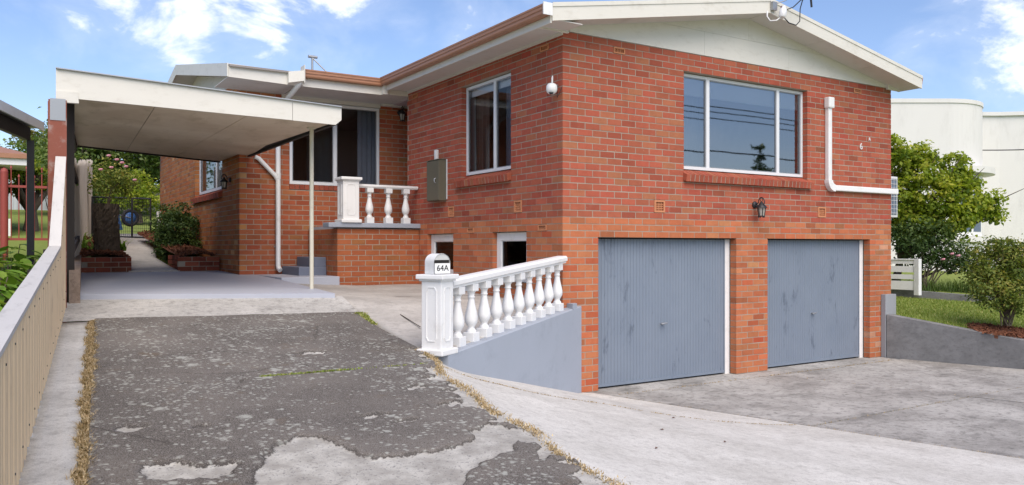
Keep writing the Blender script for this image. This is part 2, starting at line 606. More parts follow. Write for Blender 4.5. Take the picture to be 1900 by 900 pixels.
xs = [-400, -150, -60, -30, -18, -12, -9, -7.5, -6.2, -5.7, -5.2, -4.2, -3.4, -2.73, -2.70, 0, 3, 6.98, 7.0, 8, 9, 10, 11, 11.25, 13, 16, 22, 30, 50, 90, 160, 400]
ys = [-400, -100, -40, -20, -14, -9.4, -9.2, -8, -7, -6, -5, -4, -3, -2, -1, -.1, 1, 2.3, 3.2, 4.1, 5, 6, 6.9, 8, 9, 10, 11, 12, 13, 13.85, 13.95, 15, 17, 20, 24, 30, 40, 60, 100, 200, 400]


def ground_mat():
    m, t = new_mat('lawn_and_soil')
    a = t.noise(t.pos, .5, 6, .6)
    b = t.noise(t.pos, 14, 5, .7)
    c = t.mix(a, (.15, .20, .045), (.24, .29, .075))
    c = t.mix(t.smooth(b, .5, .7, 0, .5), c, (.26, .25, .09))
    return finish(m, t, c, .95, 0, b, .8, .03, .1)


M['ground'] = ground_mat()
V = [(x, y, T(x, y)) for y in ys for x in xs]
nx = len(xs)
F = [(j * nx + i, j * nx + i + 1, (j + 1) * nx + i + 1, (j + 1) * nx + i) for j in range(len(ys) - 1) for i in range(nx - 1)]
np_mesh('ground', V, F, M['ground'], kind='structure')


def seg_dist(P, poly, closed=True):
    """signed distance to polygon (negative inside), numpy"""
    P = np.asarray(P)
    n = len(poly)
    dmin = np.full(len(P), 1e9)
    inside = np.zeros(len(P), bool)
    for i in range(n if closed else n - 1):
        a, b = np.array(poly[i]), np.array(poly[(i + 1) % n])
        ab = b - a
        tt = np.clip(((P - a) @ ab) / (ab @ ab), 0, 1)
        d = np.hypot(*(P - a - tt[:, None] * ab).T)
        dmin = np.minimum(dmin, d)
        if closed:
            cond = (a[1] > P[:, 1]) != (b[1] > P[:, 1])
            xint = a[0] + (P[:, 1] - a[1]) / (b[1] - a[1] + 1e-12) * (b[0] - a[0])
            inside ^= cond & (P[:, 0] < xint)
    return np.where(inside, -dmin, dmin) if closed else dmin


# --- asphalt driveway with the places where its top coat has worn through to concrete
patches = [
    [(-4.73, -3.84), (-4.60, -3.62), (-4.433, -3.483), (-4.302, -3.56), (-4.256, -3.80), (-4.234, -3.93), (-4.17, -4.02), (-3.975, -4.05), (-3.72, -4.05), (-3.52, -3.97), (-3.44, -3.82), (-3.262, -3.72), (-3.19, -3.80), (-3.24, -3.98),
     (-3.40, -4.22), (-3.625, -4.30), (-3.85, -4.45), (-4.02, -4.75), (-4.4, -4.95), (-4.75, -4.6), (-4.84, -4.1)],
    [(-5.28, -3.62), (-5.115, -3.66), (-5.04, -3.76), (-4.95, -3.75), (-4.85, -3.79), (-4.90, -3.94), (-5.08, -3.93), (-5.27, -3.83)],
    [(-3.14, -3.1), (-3.02, -2.95), (-2.9, -3.1), (-2.95, -3.5), (-3.02, -4.1), (-3.12, -4.15)],
]
for (x, y, a, b) in [(-3.30, -2.70, .075, .05), (-3.63, -1.33, .12, .06), (-3.25, -3.20, .07, .045), (-3.86, -3.26, .075, .04), (-5.25, -2.98, .07, .05), (-4.75, -2.0, .03, .02), (-3.72, -3.45, .06, .03), (-3.4, -.1, .10, .035), (-4.9, -3.1, .03, .02)]:
    patches.append([(x + a * (1 + .3 * sin(3 * k + x)) * cos(k * pi / 6), y + b * (1 + .3 * cos(2 * k + y)) * sin(k * pi / 6)) for k in range(12)])
gy = np.concatenate([np.arange(-9.2, -5.2, .25), np.arange(-5.2, -1.0, .022), np.arange(-1.0, 1.02, .05)])
gu = np.linspace(0, 1, 120)
PX, PY = [], []
YT = lambda u: .92 - .30 * u ** 1.5          # upper end of the asphalt
for y in gy:
    for u in gu:
        ym = -9.2 + (y + 9.2) * (YT(u) + 9.2) / (1.0 + 9.2)
        xl, xr = XS(ym) + .05, xedge(ym)
        PX.append(xl + (xr - xl) * u)
        PY.append(ym)
P = np.column_stack([PX, PY])
sdv = np.full(len(P), 9.)
for pl in patches:
    sdv = np.minimum(sdv, seg_dist(P, pl))
# ragged right edge of the asphalt
ed = xedge
rag = np.array([ed(y) for y in P[:, 1]]) - P[:, 0]
ragw = .03 + .05 * np.sin(P[:, 1] * 7.3) + .05 * np.sin(P[:, 1] * 17.1 + 1) + .035 * np.sin(P[:, 1] * 29 + P[:, 0] * 23) + .045 * np.sin(P[:, 0] * 31 - P[:, 1] * 13) * np.sin(P[:, 1] * 19) + np.where(P[:, 1] < -2.2, .08, 0)
sdv = np.minimum(sdv, np.where(P[:, 1] < -1.4, rag - ragw, 9))
jit = np.array([.012 * sin(31 * x + 17 * y) + .009 * sin(53 * x - 41 * y + 1) for x, y in P])
hgt = np.clip((sdv + jit) / .02, 0, 1)
Z = np.array([zu(y) for y in P[:, 1]]) + .004 + .022 * hgt + .006 * np.sin(P[:, 0] * 2.1) * np.sin(P[:, 1] * 1.7)


def driveway_mat():
    m, t = new_mat('worn_asphalt')
    sd = t.n('ShaderNodeAttribute', attribute_name='sd').outputs['Fac']
    n_f = t.noise(t.pos, 150, 3, .75)
    n_m = t.noise(t.pos, 36, 5, .7)
    n_l = t.noise(t.pos, 1.1, 5, .6)
    asp = t.mix(t.smooth(n_l, .3, .72), (.092, .080, .069), (.18, .158, .136))
    asp = t.mix(t.smooth(n_f, .46, .62, 0, .85), asp, (.30, .28, .255))
    asp = t.mix(t.smooth(t.noise(t.pos, 95, 2, .6), .30, .42, .8, 0), asp, (.035, .033, .032))
    stn = t.smooth(t.noise(t.pos, 2.7, 6, .65), .58, .74, 0, .6)
    asp = t.mix(stn, asp, (.16, .115, .075))
    # lichen blooms
    warp = t.vmath('ADD', t.pos, t.scale(t.n('ShaderNodeTexNoise').outputs['Color'], (.0, .0, 0)))
    for sc, r0, r1, thr in ((5.0, .10, .30, .60), (11, .12, .34, .56), (26, .18, .40, .52)):
        vo = t.voronoi(t.vmath('ADD', warp, (sc, 0, 0)), sc)
        sep = t.n('ShaderNodeSeparateColor')
        t.put(sep.inputs[0], vo.outputs['Color'])
        dd = t.math('ADD', vo.outputs['Distance'], t.math('MULTIPLY', t.math('SUBTRACT', n_m, .5), .75))
        sp = t.smooth(dd, r0, r1, 1, 0)
        dens = t.smooth(t.math('ADD', t.math('MULTIPLY', t.noise(t.pos, 1.5, 4, .6), 1.35), t.math('MULTIPLY', sep.outputs[0], .40)), thr + .30, thr + .40)
        asp = t.mix(t.math('MULTIPLY', t.math('MULTIPLY', sp, dens), .85), asp, (.41, .41, .365))
    ck = t.voronoi(t.pos, .75, 'DISTANCE_TO_EDGE')
    cd = t.math('ADD', ck.outputs['Distance'], t.math('MULTIPLY', t.math('SUBTRACT', t.noise(t.pos, 7, 5, .7), .5), .09))
    cr = t.math('MULTIPLY', t.smooth(t.math('ABSOLUTE', cd), .002, .007, 1, 0), t.smooth(t.noise(t.pos, 1.7, 3), .47, .56))
    asp = t.mix(t.math('MULTIPLY', cr, .5), asp, (.045, .04, .034))
    con = t.mix(t.smooth(t.noise(t.pos, 6, 5, .7), .35, .65), (.36, .34, .305), (.56, .54, .49))
    con = t.mix(t.smooth(t.noise(t.pos, 48, 3, .7), .54, .64, 0, .8), con, (.22, .21, .20))
    con = t.mix(t.smooth(n_f, .5, .7, 0, .5), con, (.30, .28, .25))
    e = t.math('ADD', sd, t.math('MULTIPLY', t.math('SUBTRACT', n_m, .5), .06))
    k = t.smooth(e, -.006, .008)
    rim = t.math('MULTIPLY', t.smooth(e, .0, .006), t.smooth(e, .006, .022, 1, 0))
    c = t.mix(k, con, asp)
    c = t.mix(t.math('MULTIPLY', rim, .6), c, (.045, .04, .036))
    h = t.math('ADD', t.math('MULTIPLY', n_f, .8), n_m)
    return finish(m, t, c, .92, 0, h, .8, .008, .2)


M['driveway'] = driveway_mat()
nu = len(gu)
F = [(j * nu + i, j * nu + i + 1, (j + 1) * nu + i + 1, (j + 1) * nu + i) for j in range(len(gy) - 1) for i in range(nu - 1)]
np_mesh('driveway', np.column_stack([P, Z]), F, M['driveway'], attr={'sd': (sdv + jit, 'POINT')}, smooth=True, kind='structure')


def sheet(name, f_left, f_right, y0, y1, zf, mat, ny=40, nxx=16, lift=0.0, parent=None, kind='structure', skirt=.12):
    """ground sheet between two edges, following a height function, with a skirt"""
    yy = np.linspace(y0, y1, ny)
    V, F = [], []
    for y in yy:
        a, b = f_left(y), f_right(y)
        for i in range(nxx):
            x = a + (b - a) * i / (nxx - 1)
            V.append((x, y, zf(x, y) + lift))
    n = nxx
    for j in range(ny - 1):
        for i in range(n - 1):
            F.append((j * n + i, j * n + i + 1, (j + 1) * n + i + 1, (j + 1) * n + i))
    ring = [i for i in range(n)] + [j * n + n - 1 for j in range(1, ny)] + [(ny - 1) * n + i for i in range(n - 2, -1, -1)] + [j * n for j in range(ny - 2, 0, -1)]
    b = len(V)
    for r in ring:
        V.append((V[r][0], V[r][1], V[r][2] - skirt))
    m = len(ring)
    for k in range(m):
        F.append((ring[(k + 1) % m], ring[k], b + k, b + (k + 1) % m))
    tags = {'kind': kind} if kind else {}
    return np_mesh(name, V, F, mat, parent, **tags)


# concrete strip beside the fence
sheet('concrete_edging', lambda y: xF(y) - .02, lambda y: XS(y), -9.2, .86, lambda x, y: zu(y), M['concrete'], 40, 4, .012)
# sloping concrete lip between asphalt and carport floor
LIPY0 = lambda x: float(np.interp(x, [-5.25, -3.6, -2.45], [.92, .87, .62]))
LIPY1 = lambda x: float(np.interp(x, [-5.25, -2.45], [2.19, 1.12]))
V, F = [], []
nxl, nyl = 24, 8
for j in range(nyl):
    for i in range(nxl):
        x = -5.42 + (5.42 - 2.45) * i / (nxl - 1)
        s = j / (nyl - 1)
        y = LIPY0(x) - .03 + (LIPY1(x) + .08 - LIPY0(x)) * s
        V.append((x, y, zu(LIPY0(x)) + .014 + (1.262 - zu(LIPY0(x)) - .014) * min(1, s * 1.05) ** .9))
F = [(j * nxl + i, j * nxl + i + 1, (j + 1) * nxl + i + 1, (j + 1) * nxl + i) for j in range(nyl - 1) for i in range(nxl - 1)]
np_mesh('concrete_lip', V, F, M['lip'], kind='structure')

# painted carport floor
zs = lambda x, y: 1.300 + .021 * (y - 1.1)
mb = MB()
mb.prism([(-5.24, 2.19), (-2.55, 1.12), (-2.37, 3.99), (-2.37, 5.59), (-2.605, 5.59), (-2.605, 6.93), (-4.86, 7.02)], lambda x, y: zs(x, y) - .09, zs)
mb.build('carport_floor', M['slabpaint'], kind='structure')

# paving behind the balustrade, along the side of the house
sheet('side_paving', lambda y: float(np.interp(y, [-1.6, -1.48, .62, 1.15, 4.0], [-2.62, -2.66, -2.44, -2.50, -2.36])), lambda y: min(-.01, -.03 + (y + .03) / .6 + .06) if y < .0 else -.01, -1.42, 4.11,
      lambda x, y: zu(y) + .012 + max(0, 1.15 - y) * .0 + (.10 * (1 - min(1, max(0, (x + 2.6) / 1.5))) * max(0, min(1, (y - .3) / .9)) * .9), M['upper'], 60, 20, 0)
# small joint of dark moss in the paving
mb = MB()
for (a, b) in [((-1.72, 2.0), (-.02, 1.55)), ((-1.75, 3.3), (-1.72, 2.0)), ((-1.72, 2.0), (-2.2, -.5))]:
    a, b = Vector((*a, zu(a[1]) + .030)), Vector((*b, zu(b[1]) + .030))
    mb.extrude([(-.006, 0), (.006, 0), (.006, .003), (-.006, .003)], a, b)
mb.build('paving_joint', M['soil'], kind='structure')


def zramp(x, y):
    xe, xa = xedge(y), xA(y)
    s = min(1, max(0, (x - xe) / (xa - xe)))
    z = zu(y) * (1 - s) ** 1.35 * (1 - .10 * sin(pi * min(1, s * 2.2)) * (1 if s < .45 else 0))
    q = (x + 2.45) / 2.72
    if 0 <= q <= 1:                                # straight fall along the foot of the retaining wall
        d = max(0, -.02 + (x - .27) * .5797 - y)
        wgt = math.exp(-d / .7) * min(1, q / .12)
        z += (.735 * (1 - q) - z) * wgt
    return z


# light concrete ramp falling from the asphalt to the garage apron; its top edge follows the foot of the retaining wall
yfoot = lambda x: -.02 + (x - .27) * .5797
V, F = [], []
nxr, nyr = 44, 60
for j in range(nyr):
    for i in range(nxr):
        u, s = i / (nxr - 1), j / (nyr - 1)
        y = -9.2
        for _ in range(12):                       # rows fan out from the wall foot to the street
            x = xedge(y) - .05 + (xA(y) + .05 - xedge(y)) * u
            ytop = min(yfoot(x) + .06, -.03)
            y = -9.2 + (ytop + 9.2) * s
        V.append((x, y, zramp(x, y) - .002))
F = [(j * nxr + i, j * nxr + i + 1, (j + 1) * nxr + i + 1, (j + 1) * nxr + i) for j in range(nyr - 1) for i in range(nxr - 1)]
np_mesh('concrete_ramp', V, F, M['concrete'], smooth=True, kind='structure')

# garage apron: separate cast slabs with open joints
apron = thing('garage_apron', 'grey stained concrete apron of large slabs before the garage doors', 'pavement', (3.5, -4, 0))
del apron['label'], apron['category']
apron['kind'] = 'structure'
xC = lambda y: 3.805 + (y + 1.229) * (4.39 - 3.805) / (-3.303 + 1.229)
G = .012
za = lambda y: -.002 + .004 * min(0, y + 2)


def slab(fl, fr, y0, y1, mat, z=0.0):
    mb = MB()
    p = [(fl(y0) + G, y0 + G), (fr(y0) - G, y0 + G), (fr(y1) - G, y1 - G), (fl(y1) + G, y1 - G)]
    mb.prism(p, -.14, lambda x, y: z)
    return mb.build('slab', mat, apron)


YB = -2.75
xR = lambda y: 6.62 + (y + .05) * (7.189 - 6.634) / (-1.988 + .099)
slab(xA, xC, YB, -.34, M['apron'], .0)
slab(xC, xR, YB, -.34, M['apron'], -.003)
slab(xA, xC, -6.2, YB, M['apron'], -.004)
slab(xC, xR, -6.2, YB, M['apron'], .0)
slab(xA, xC, -9.2, -6.2, M['apron'], 0)
slab(xC, xR, -9.2, -6.2, M['apron'], 0)
slab(lambda y: .35 + 0 * y, lambda y: 6.62, -.34, .30, M['apron'], -.004)   # threshold strip
mb = MB().box(.3, 9, -9.2, .3, -.16, -.055)
mb.build('joint_fill', M['soil'], apron)

# --- dry grass and weeds in the joints
def blades(name, pts, mat, h=(.03, .08), wdt=.006, lean=.9, kind='stuff', parent=None, rmean=.5, rs=.25):
    pts = np.asarray(pts)
    n = len(pts)
    ang = rng.uniform(0, 2 * pi, n)
    hh = rng.uniform(h[0], h[1], n)
    ln = rng.uniform(.1, lean, n) * hh
    side = np.column_stack([-np.sin(ang), np.cos(ang), np.zeros(n)]) * (wdt * rng.uniform(.6, 1.4, n))[:, None]
    d = np.column_stack([np.cos(ang) * ln, np.sin(ang) * ln, hh])
    mid = pts + d * np.array([.35, .35, .6])
    V = np.concatenate([pts - side, pts + side, mid + side * .8, mid - side * .8, pts + d], 0)
    i = np.arange(n)
    F = np.concatenate([np.column_stack([i, i + n, i + 2 * n]), np.column_stack([i, i + 2 * n, i + 3 * n]), np.column_stack([i + 3 * n, i + 2 * n, i + 4 * n])], 0)
    lr = np.clip(rng.normal(rmean, rs, n), 0, 1)
    tags = dict(label=None)
    return np_mesh(name, V, F, mat, parent, attr={'leafr': (np.tile(lr, 3), 'FACE')}, nv=3, kind=kind)


jl = []
jp = [(-2.72, -1.86), (-1.74, -2.04), (-.4, -2.34), (1.10, -2.66)]
for k in range(700):                                       # straw-filled joint across the ramp
    u = random.random() * 2.999
    i = int(u)
    x = jp[i][0] + (jp[i + 1][0] - jp[i][0]) * (u - i)
    y = jp[i][1] + (jp[i + 1][1] - jp[i][1]) * (u - i)
    jl.append((x, y + random.gauss(0, .006), zramp(x, y)))
tagp(blades('dry_grass', jl, M['strawblade'], (.003, .011), .004, 2.5, rmean=.3), 'thin line of dry grass in the joint across the pale concrete ramp', 'grass')
n = 15000
y = rng.uniform(-6.5, .86, n)
x = -5.18 + .0877 * (y - .9) + .032 + rng.normal(0, .017, n) + .012 * np.sin(y * 9) + .009 * np.sin(y * 23)
z = np.array([zu(v) for v in y]) + .01
o = blades('dry_grass', np.column_stack([x, y, z]), M['strawblade'], (.010, .034), .0034, 2.0)
tagp(o, 'straw-coloured dry grass filling the gap along the concrete edging', 'grass')
pts = []
for i in range(4200):
    y = random.uniform(-5.4, -1.35)
    wdt = .022 if y > -1.9 else .03
    t_ = random.gauss(0, 1)
    gap = sin(y * 11) + sin(y * 5.3)
    if gap < -.9 and random.random() < .7: continue
    pts.append((xedge(y) + .01 + t_ * wdt * .8 + .03 * sin(y * 6), y, zramp(xedge(y), y) + .004))
o = blades('dry_grass', pts, M['strawblade'], (.005, .02), .0035, 2.4)
tagp(o, 'sparse dry grass in the crack between asphalt and pale concrete ramp', 'grass')
pts = []
for i in range(1500):                                       # joint lines on the apron
    k = random.random()
    if k < .55:
        y = random.uniform(-6, -.4)
        pts.append((xA(y) + random.gauss(0, .008), y, -.03))
    elif k < .8:
        x = random.uniform(xA(YB), 6.5)
        pts.append((x, YB + random.gauss(0, .008), -.03))
    else:
        y = random.uniform(-5, -.4)
        pts.append((xC(y) + random.gauss(0, .008), y, -.03))
for i in range(900):
    pts.append((random.uniform(.6, 6.4), -.34 + random.gauss(0, .012), -.025))
o = blades('dry_grass', pts, M['strawblade'], (.02, .045), .004, 1.2, rmean=.25)
tagp(o, 'short dry grass along the joints of the garage apron', 'grass')
pts = []
for i in range(900):
    k = random.random()
    y = .55 - .75 * k ** 1.3
    pts.append((xedge(y) + random.gauss(0, .025) * (1.3 - k), y, zu(y) + .02))
o = blades('moss', pts, M['lawnblade'], (.008, .028), .007, 1.2, rmean=.7)
tagp(o, 'yellow-green moss at the upper corner of the asphalt beside pale paving', 'moss')
pts = [(x + random.gauss(0, .01), -2.02 - .17 * (x + 4.1) * .0 + random.gauss(0, .007) + .10 * (x + 4.3) * -.3, zu(-2.05) + .026) for x in [random.uniform(-4.25, -3.55) if random.random() < .8 else random.uniform(-4.3, -2.9) for _ in range(420)]]
o = blades('moss', pts, M['lawnblade'], (.006, .018), .005, 1.2, rmean=.55)
tagp(o, 'thin line of moss in a crack across the middle of the asphalt', 'moss')

# ================================================================== THE HOUSE
ML, MH, JT = .240, .086, .012           # brick module length, course height, joint
BL, BH, BD = ML - JT, MH - JT, .11
Z_RED = 26                               # courses of orange brick below the red ones


def brick_col(course, orange_to=Z_RED, rnd=None):
    r = (rnd or random)
    if course >= orange_to:
        base = Vector((.375, .096, .055))
        k = r.gauss(1, .07)
        if r.random() < .05: k *= .78
        hue = r.gauss(0, .08)
        if r.random() < .07: hue += .3
        return (base.x * k, base.y * k * (1 + hue), base.z * k * (1 + hue * .6))
    base = Vector((.455, .150, .066))
    k = r.gauss(1, .08)
    if r.random() < .08: k *= .80
    hue = r.gauss(0, .11)
    if r.random() < .025: return (.54 * k, .27 * k, .16 * k)
    return (base.x * k, base.y * k * (1 + hue), base.z * k * (1 + hue))


class Wall:
    """running-bond brick wall: origin O, unit direction U along the wall, outward normal N"""
    def __init__(self, O, U, N, L, c0, c1, openings=(), lead_even=0.0, lead_odd=.12, orange_to=Z_RED, skip=None, end_trim=None, z_base=0.0, depth=BD):
        self.O, self.U, self.N = Vector((*O, 0)), Vector((*U, 0)), Vector((*N, 0))
        self.L, self.op, self.zb = L, openings, z_base
        self.bricks = []
        for c in range(c0, c1):
            z0, z1 = z_base + c * MH + JT / 2, z_base + (c + 1) * MH - JT / 2
            u = lead_even if c % 2 == 0 else lead_odd
            first = True
            # full run of bricks for this course; corner courses start with a header
            st = u
            spans = []
            if c % 2 == 1 and lead_odd < .1 or (c % 2 == 0 and lead_even < .1):
                pass
            while st < L - .02:
                ln = BL
                spans.append((st, min(L, st + ln)))
                st += ML
            for a, b in spans:
                for (a2, b2) in self.clip(a, b, z0, z1):
                    if b2 - a2 > .045:
                        self.bricks.append([self.snap(a2, 1, z0, z1), self.snap(b2, 0, z0, z1), z0, z1, c])
        self.cols = [brick_col(b[4], orange_to) for b in self.bricks]
        self.depth = depth

    def clip(self, a, b, z0, z1):
        out = [(a, b)]
        for (ua, ub, za, zb) in self.op:
            if z1 <= za + .02 or z0 >= zb - .02: continue
            nx = []
            for (p, q) in out:
                if q <= ua or p >= ub:
                    nx.append((p, q))
                else:
                    if p < ua: nx.append((p, ua))
                    if q > ub: nx.append((ub, q))
            out = nx
        return out

    def snap(self, u, which, z0, z1):
        # bricks beside an opening run right up to its edge
        for (ua, ub, za, zb) in self.op:
            if z1 <= za + .02 or z0 >= zb - .02: continue
            e = ub if which else ua
            if abs(u - e) < .075: return e
        return u

    def pt(self, u, d, z):
        p = self.O + self.U * u - self.N * d
        return (p.x, p.y, z)

    def core(self, z0, z1, thick=.12):
        mb = MB()
        zs_ = sorted({z0, z1, *[min(max(o[2] - .004, z0), z1) for o in self.op], *[min(max(o[3] + .004, z0), z1) for o in self.op]})
        for a, b in zip(zs_[:-1], zs_[1:]):
            if b - a < 1e-4: continue
            spans = [(.006, self.L - .006)]
            for o in self.op:
                if o[2] - .004 < (a + b) / 2 < o[3] + .004:
                    nx = []
                    for p, q in spans:
                        if o[0] - .005 > p: nx.append((p, min(q, o[0] - .005)))
                        if o[1] + .005 < q: nx.append((max(p, o[1] + .005), q))
                    spans = nx
            for p, q in spans:
                pts = [self.pt(p, .0035, a), self.pt(q, .0035, a), self.pt(q, thick, a), self.pt(p, thick, a)]
                top = [(x, y, b) for x, y, _ in pts]
                mb.hexa(pts + top)
        return mb


def bake(wall, skip_idx=()):
    mb = MB()
    for i, (a, b, z0, z1, c) in enumerate(wall.bricks):
        if i in skip_idx: continue
        j = random.uniform(-.0018, .0018)
        jz = random.uniform(-.0012, .0012)
        mb.col = wall.cols[i]
        q = [wall.pt(a, j, z0 + jz), wall.pt(b, j + random.uniform(-.001, .001), z0 + jz), wall.pt(b, wall.depth, z0 + jz), wall.pt(a, wall.depth, z0 + jz)]
        mb.hexa(q + [(x, y, z1 + jz + random.uniform(-.001, .001)) for x, y, _ in q])
    return mb


house = thing('brick_house', 'red and orange brick house with two blue-grey garage doors and cream gable', 'house', (2, 5, 0))
HL, HT = 6.915, 53                     # facade length, courses to the eaves
ZE = HT * MH
OP_F = [(2.07, 4.71, 33 * MH, 50 * MH), (.565, 3.115, -.1, 23 * MH), (3.79, 6.32, -.1, 23 * MH)]
OP_S = [(1.216, 2.642, 33 * MH, 50 * MH), (.823, 1.709, 1.376, 24 * MH), (2.905, 3.814, 1.376, 24 * MH)]
# vent holes: (centre along wall, course, courses high)
VENT_F = [(1.62, 27, 2), (5.066, 27, 2), (.913, 51, 1), (5.983, 51, 1)]
VENT_S = [(1.037, 27, 2), (2.977, 27, 2), (.40, 51, 1), (4.28, 51, 1), (.453, 24, 1), (2.355, 24, 1)]


def vents_to_op(vs, w):
    return [(u - w / 2, u + w / 2, c * MH + .003, (c + n) * MH - .003) for u, c, n in vs]


VF, VS = vents_to_op(VENT_F, .20), vents_to_op(VENT_S, .20)
W_F = Wall((0, 0), (1, 0), (0, -1), HL, 0, HT, OP_F + VF, 0.0, .12)
W_S = Wall((0, 0), (0, 1), (-1, 0), 4.6, 11, HT, OP_S + VS, .12, 0.0)
W_B = Wall((0, 4.6), (1, 0), (0, 1), 1.2, 22, HT, [], 0, .12)               # return beside the entry
OP_R = [(.84, 2.502, 2.85, 4.40)]
W_R = Wall((-2.6, 5.6), (1, 0), (0, -1), 3.9, 15, 54, OP_R + [(.70, 2.52, 4.40, 4.7)], 0, .12, 15)
W_L = Wall((-2.6, 5.6), (0, 1), (-1, 0), 8.26, 15, 54, [(1.28, 3.75, 2.80, 4.30), (2.18, 2.29, 2.05, 2.25)], .12, 0, 54)
W_E = Wall((HL, 0), (0, 1), (1, 0), 13.86, 0, HT, [], .12, 0)

for wl in (W_R, W_L):                      # warmer clay on the older rear block
    wl.cols = [(c[0] * 1.0, c[1] * 1.12, c[2] * .86) for c in wl.cols]
walls = [('front', W_F, 0, ZE), ('side', W_S, .9, ZE), ('recess', W_R, 1.25, 4.62), ('left', W_L, 1.25, 4.62)]
# the bricks that show largest from the street stand as single objects
score = []
for wi, (nm, wl, _, _) in enumerate(walls[:2]):
    for bi, (a, b, z0, z1, c) in enumerate(wl.bricks):
        p = Vector(wl.pt((a + b) / 2, 0, (z0 + z1) / 2))
        d = CAM - p
        if nm == 'front' and p.x < .30 and p.z < 1.2: continue
        if nm == 'side' and p.z < 1.95: continue
        score.append(((b - a) * abs(d.normalized().dot(wl.N)) / d.length_squared, wi, bi))
score.sort(reverse=True)
chosen = {}
for s, wi, bi in score[:300]:
    chosen.setdefault(wi, []).append(bi)


def brick_variants(tag_, cols, L):
    out = []
    for k, c in enumerate(cols):
        mb = MB()
        mb.col = c
        mb.bbox(-L / 2, L / 2, 0, BD, 0, BH, .0025) if False else mb.box(-L / 2, L / 2, 0, BD, 0, BH)
        out.append(mb.mesh('brick', M['brick']))
    return out


VAR = {True: brick_variants('red', [brick_col(40) for _ in range(14)], BL), False: brick_variants('orange', [brick_col(5) for _ in range(14)], BL)}
for wi, (nm, wl, z0, z1) in enumerate(walls):
    wo = wl.core(z0, z1).build('wall', M['mortar'], house)
    ch = set(chosen.get(wi, []))
    bake(wl, ch).build('brickwork', M['brick'], wo, kind='stuff')
    rot = math.atan2(wl.U.y, wl.U.x)
    for bi in ch:
        a, b, za_, zb_, c = wl.bricks[bi]
        m_ = random.choice(VAR[c >= Z_RED])
        p = wl.pt((a + b) / 2, random.uniform(-.0018, .0018), za_ + random.uniform(-.0012, .0012))
        if nm == 'front':
            inst('brick', m_, p, wo, (0, 0, rot), ((b - a) / BL, 1, 1))
        else:                              # the side wall looks the other way, so the brick is mirrored along its length
            inst('brick', m_, p, wo, (0, 0, rot - pi), ((b - a) / BL, 1, 1))
for wl, z0 in ((W_B, 1.9), (W_E, 0)):
    wo = wl.core(z0, ZE).build('wall', M['mortar'], house)
    bake(wl).build('brickwork', M['brick'], wo, kind='stuff')
mb = MB().box(-2.6, HL, 13.75, 13.86, 1.2, 4.6)
mb.build('wall', M['nbrick'], house, label='rear wall of the house')
# floors, ceilings and inner partitions
mb = MB().box(.12, HL - .12, .25, 13.7, 2.15, 2.235).box(.02, HL - .12, 4.8, 13.7, 2.24, 2.245)
mb.box(-2.45, 0, 5.75, 13.7, 2.15, 2.235)
mb.build('floor', M['brown_door'], house)
mb = MB().box(.12, HL - .12, .13, 13.7, 4.46, 4.50).box(-2.45, .1, 5.75, 13.7, 4.46, 4.50)
mb.build('ceiling', M['plaster'], house)
for a_ in ((.13, HL - .13, 4.45, 4.5, 2.24, 4.46), (1.95, 2.0, 1.3, 4.4, 2.24, 4.46), (-2.45, 3, 9.0, 9.05, 2.24, 4.46)):
    MB().box(*a_).build('partition', M['plaster'], house)
mb = MB().box(.13, HL - .13, 4.6, 4.65, 0, 2.14).box(3.3, 3.4, .4, 4.6, 0, 2.14).box(.13, HL - .13, .3, 4.6, -.06, -.02)
mb.build('basement_wall', M['dark'], house)


# ---- air vents
def vent(u, c, n, wl):
    w_, h0, h1 = .20, c * MH + .003, (c + n) * MH - .003
    fr = MB()
    t_ = .024 if n == 2 else .016
    def bx(m, a, b, d0, d1, z0, z1):
        q = [wl.pt(a, d0, z0), wl.pt(b, d0, z0), wl.pt(b, d1, z0), wl.pt(a, d1, z0)]
        m.hexa(q + [(x, y, z1) for x, y, _ in q])
    a, b = u - w_ / 2 + .004, u + w_ / 2 - .004
    bx(fr, a, b, -.006, .05, h0, h0 + t_)
    bx(fr, a, b, -.006, .05, h1 - t_, h1)
    bx(fr, a, a + t_, -.006, .05, h0 + t_, h1 - t_)
    bx(fr, b - t_, b, -.006, .05, h0 + t_, h1 - t_)
    v = fr.build('air_vent', M['terracotta'], house)
    k = 5 if n == 2 else 6
    g = MB()
    iw = (b - a - 2 * t_)
    for i in range(1, k):
        x = a + t_ + iw * i / k
        bx(g, x - .0045, x + .0045, .006, .03, h0 + t_, h1 - t_)
    if n == 2:
        for i in range(1, 4):
            z = h0 + t_ + (h1 - h0 - 2 * t_) * i / 4
            bx(g, a + t_, b - t_, .008, .028, z - .0045, z + .0045)
    g.build('grille', M['terracotta'], v)
    d = MB()
    bx(d, a + t_, b - t_, .04, .046, h0 + t_, h1 - t_)
    d.build('backing', M['nbrick'], v)


for v in VENT_F: vent(*v, W_F)
for v in VENT_S: vent(*v, W_S)
mb = MB().box(-2.57, -2.54, 7.78, 7.89, 2.05, 2.25)
mb.build('air_vent', M['dark'], house)


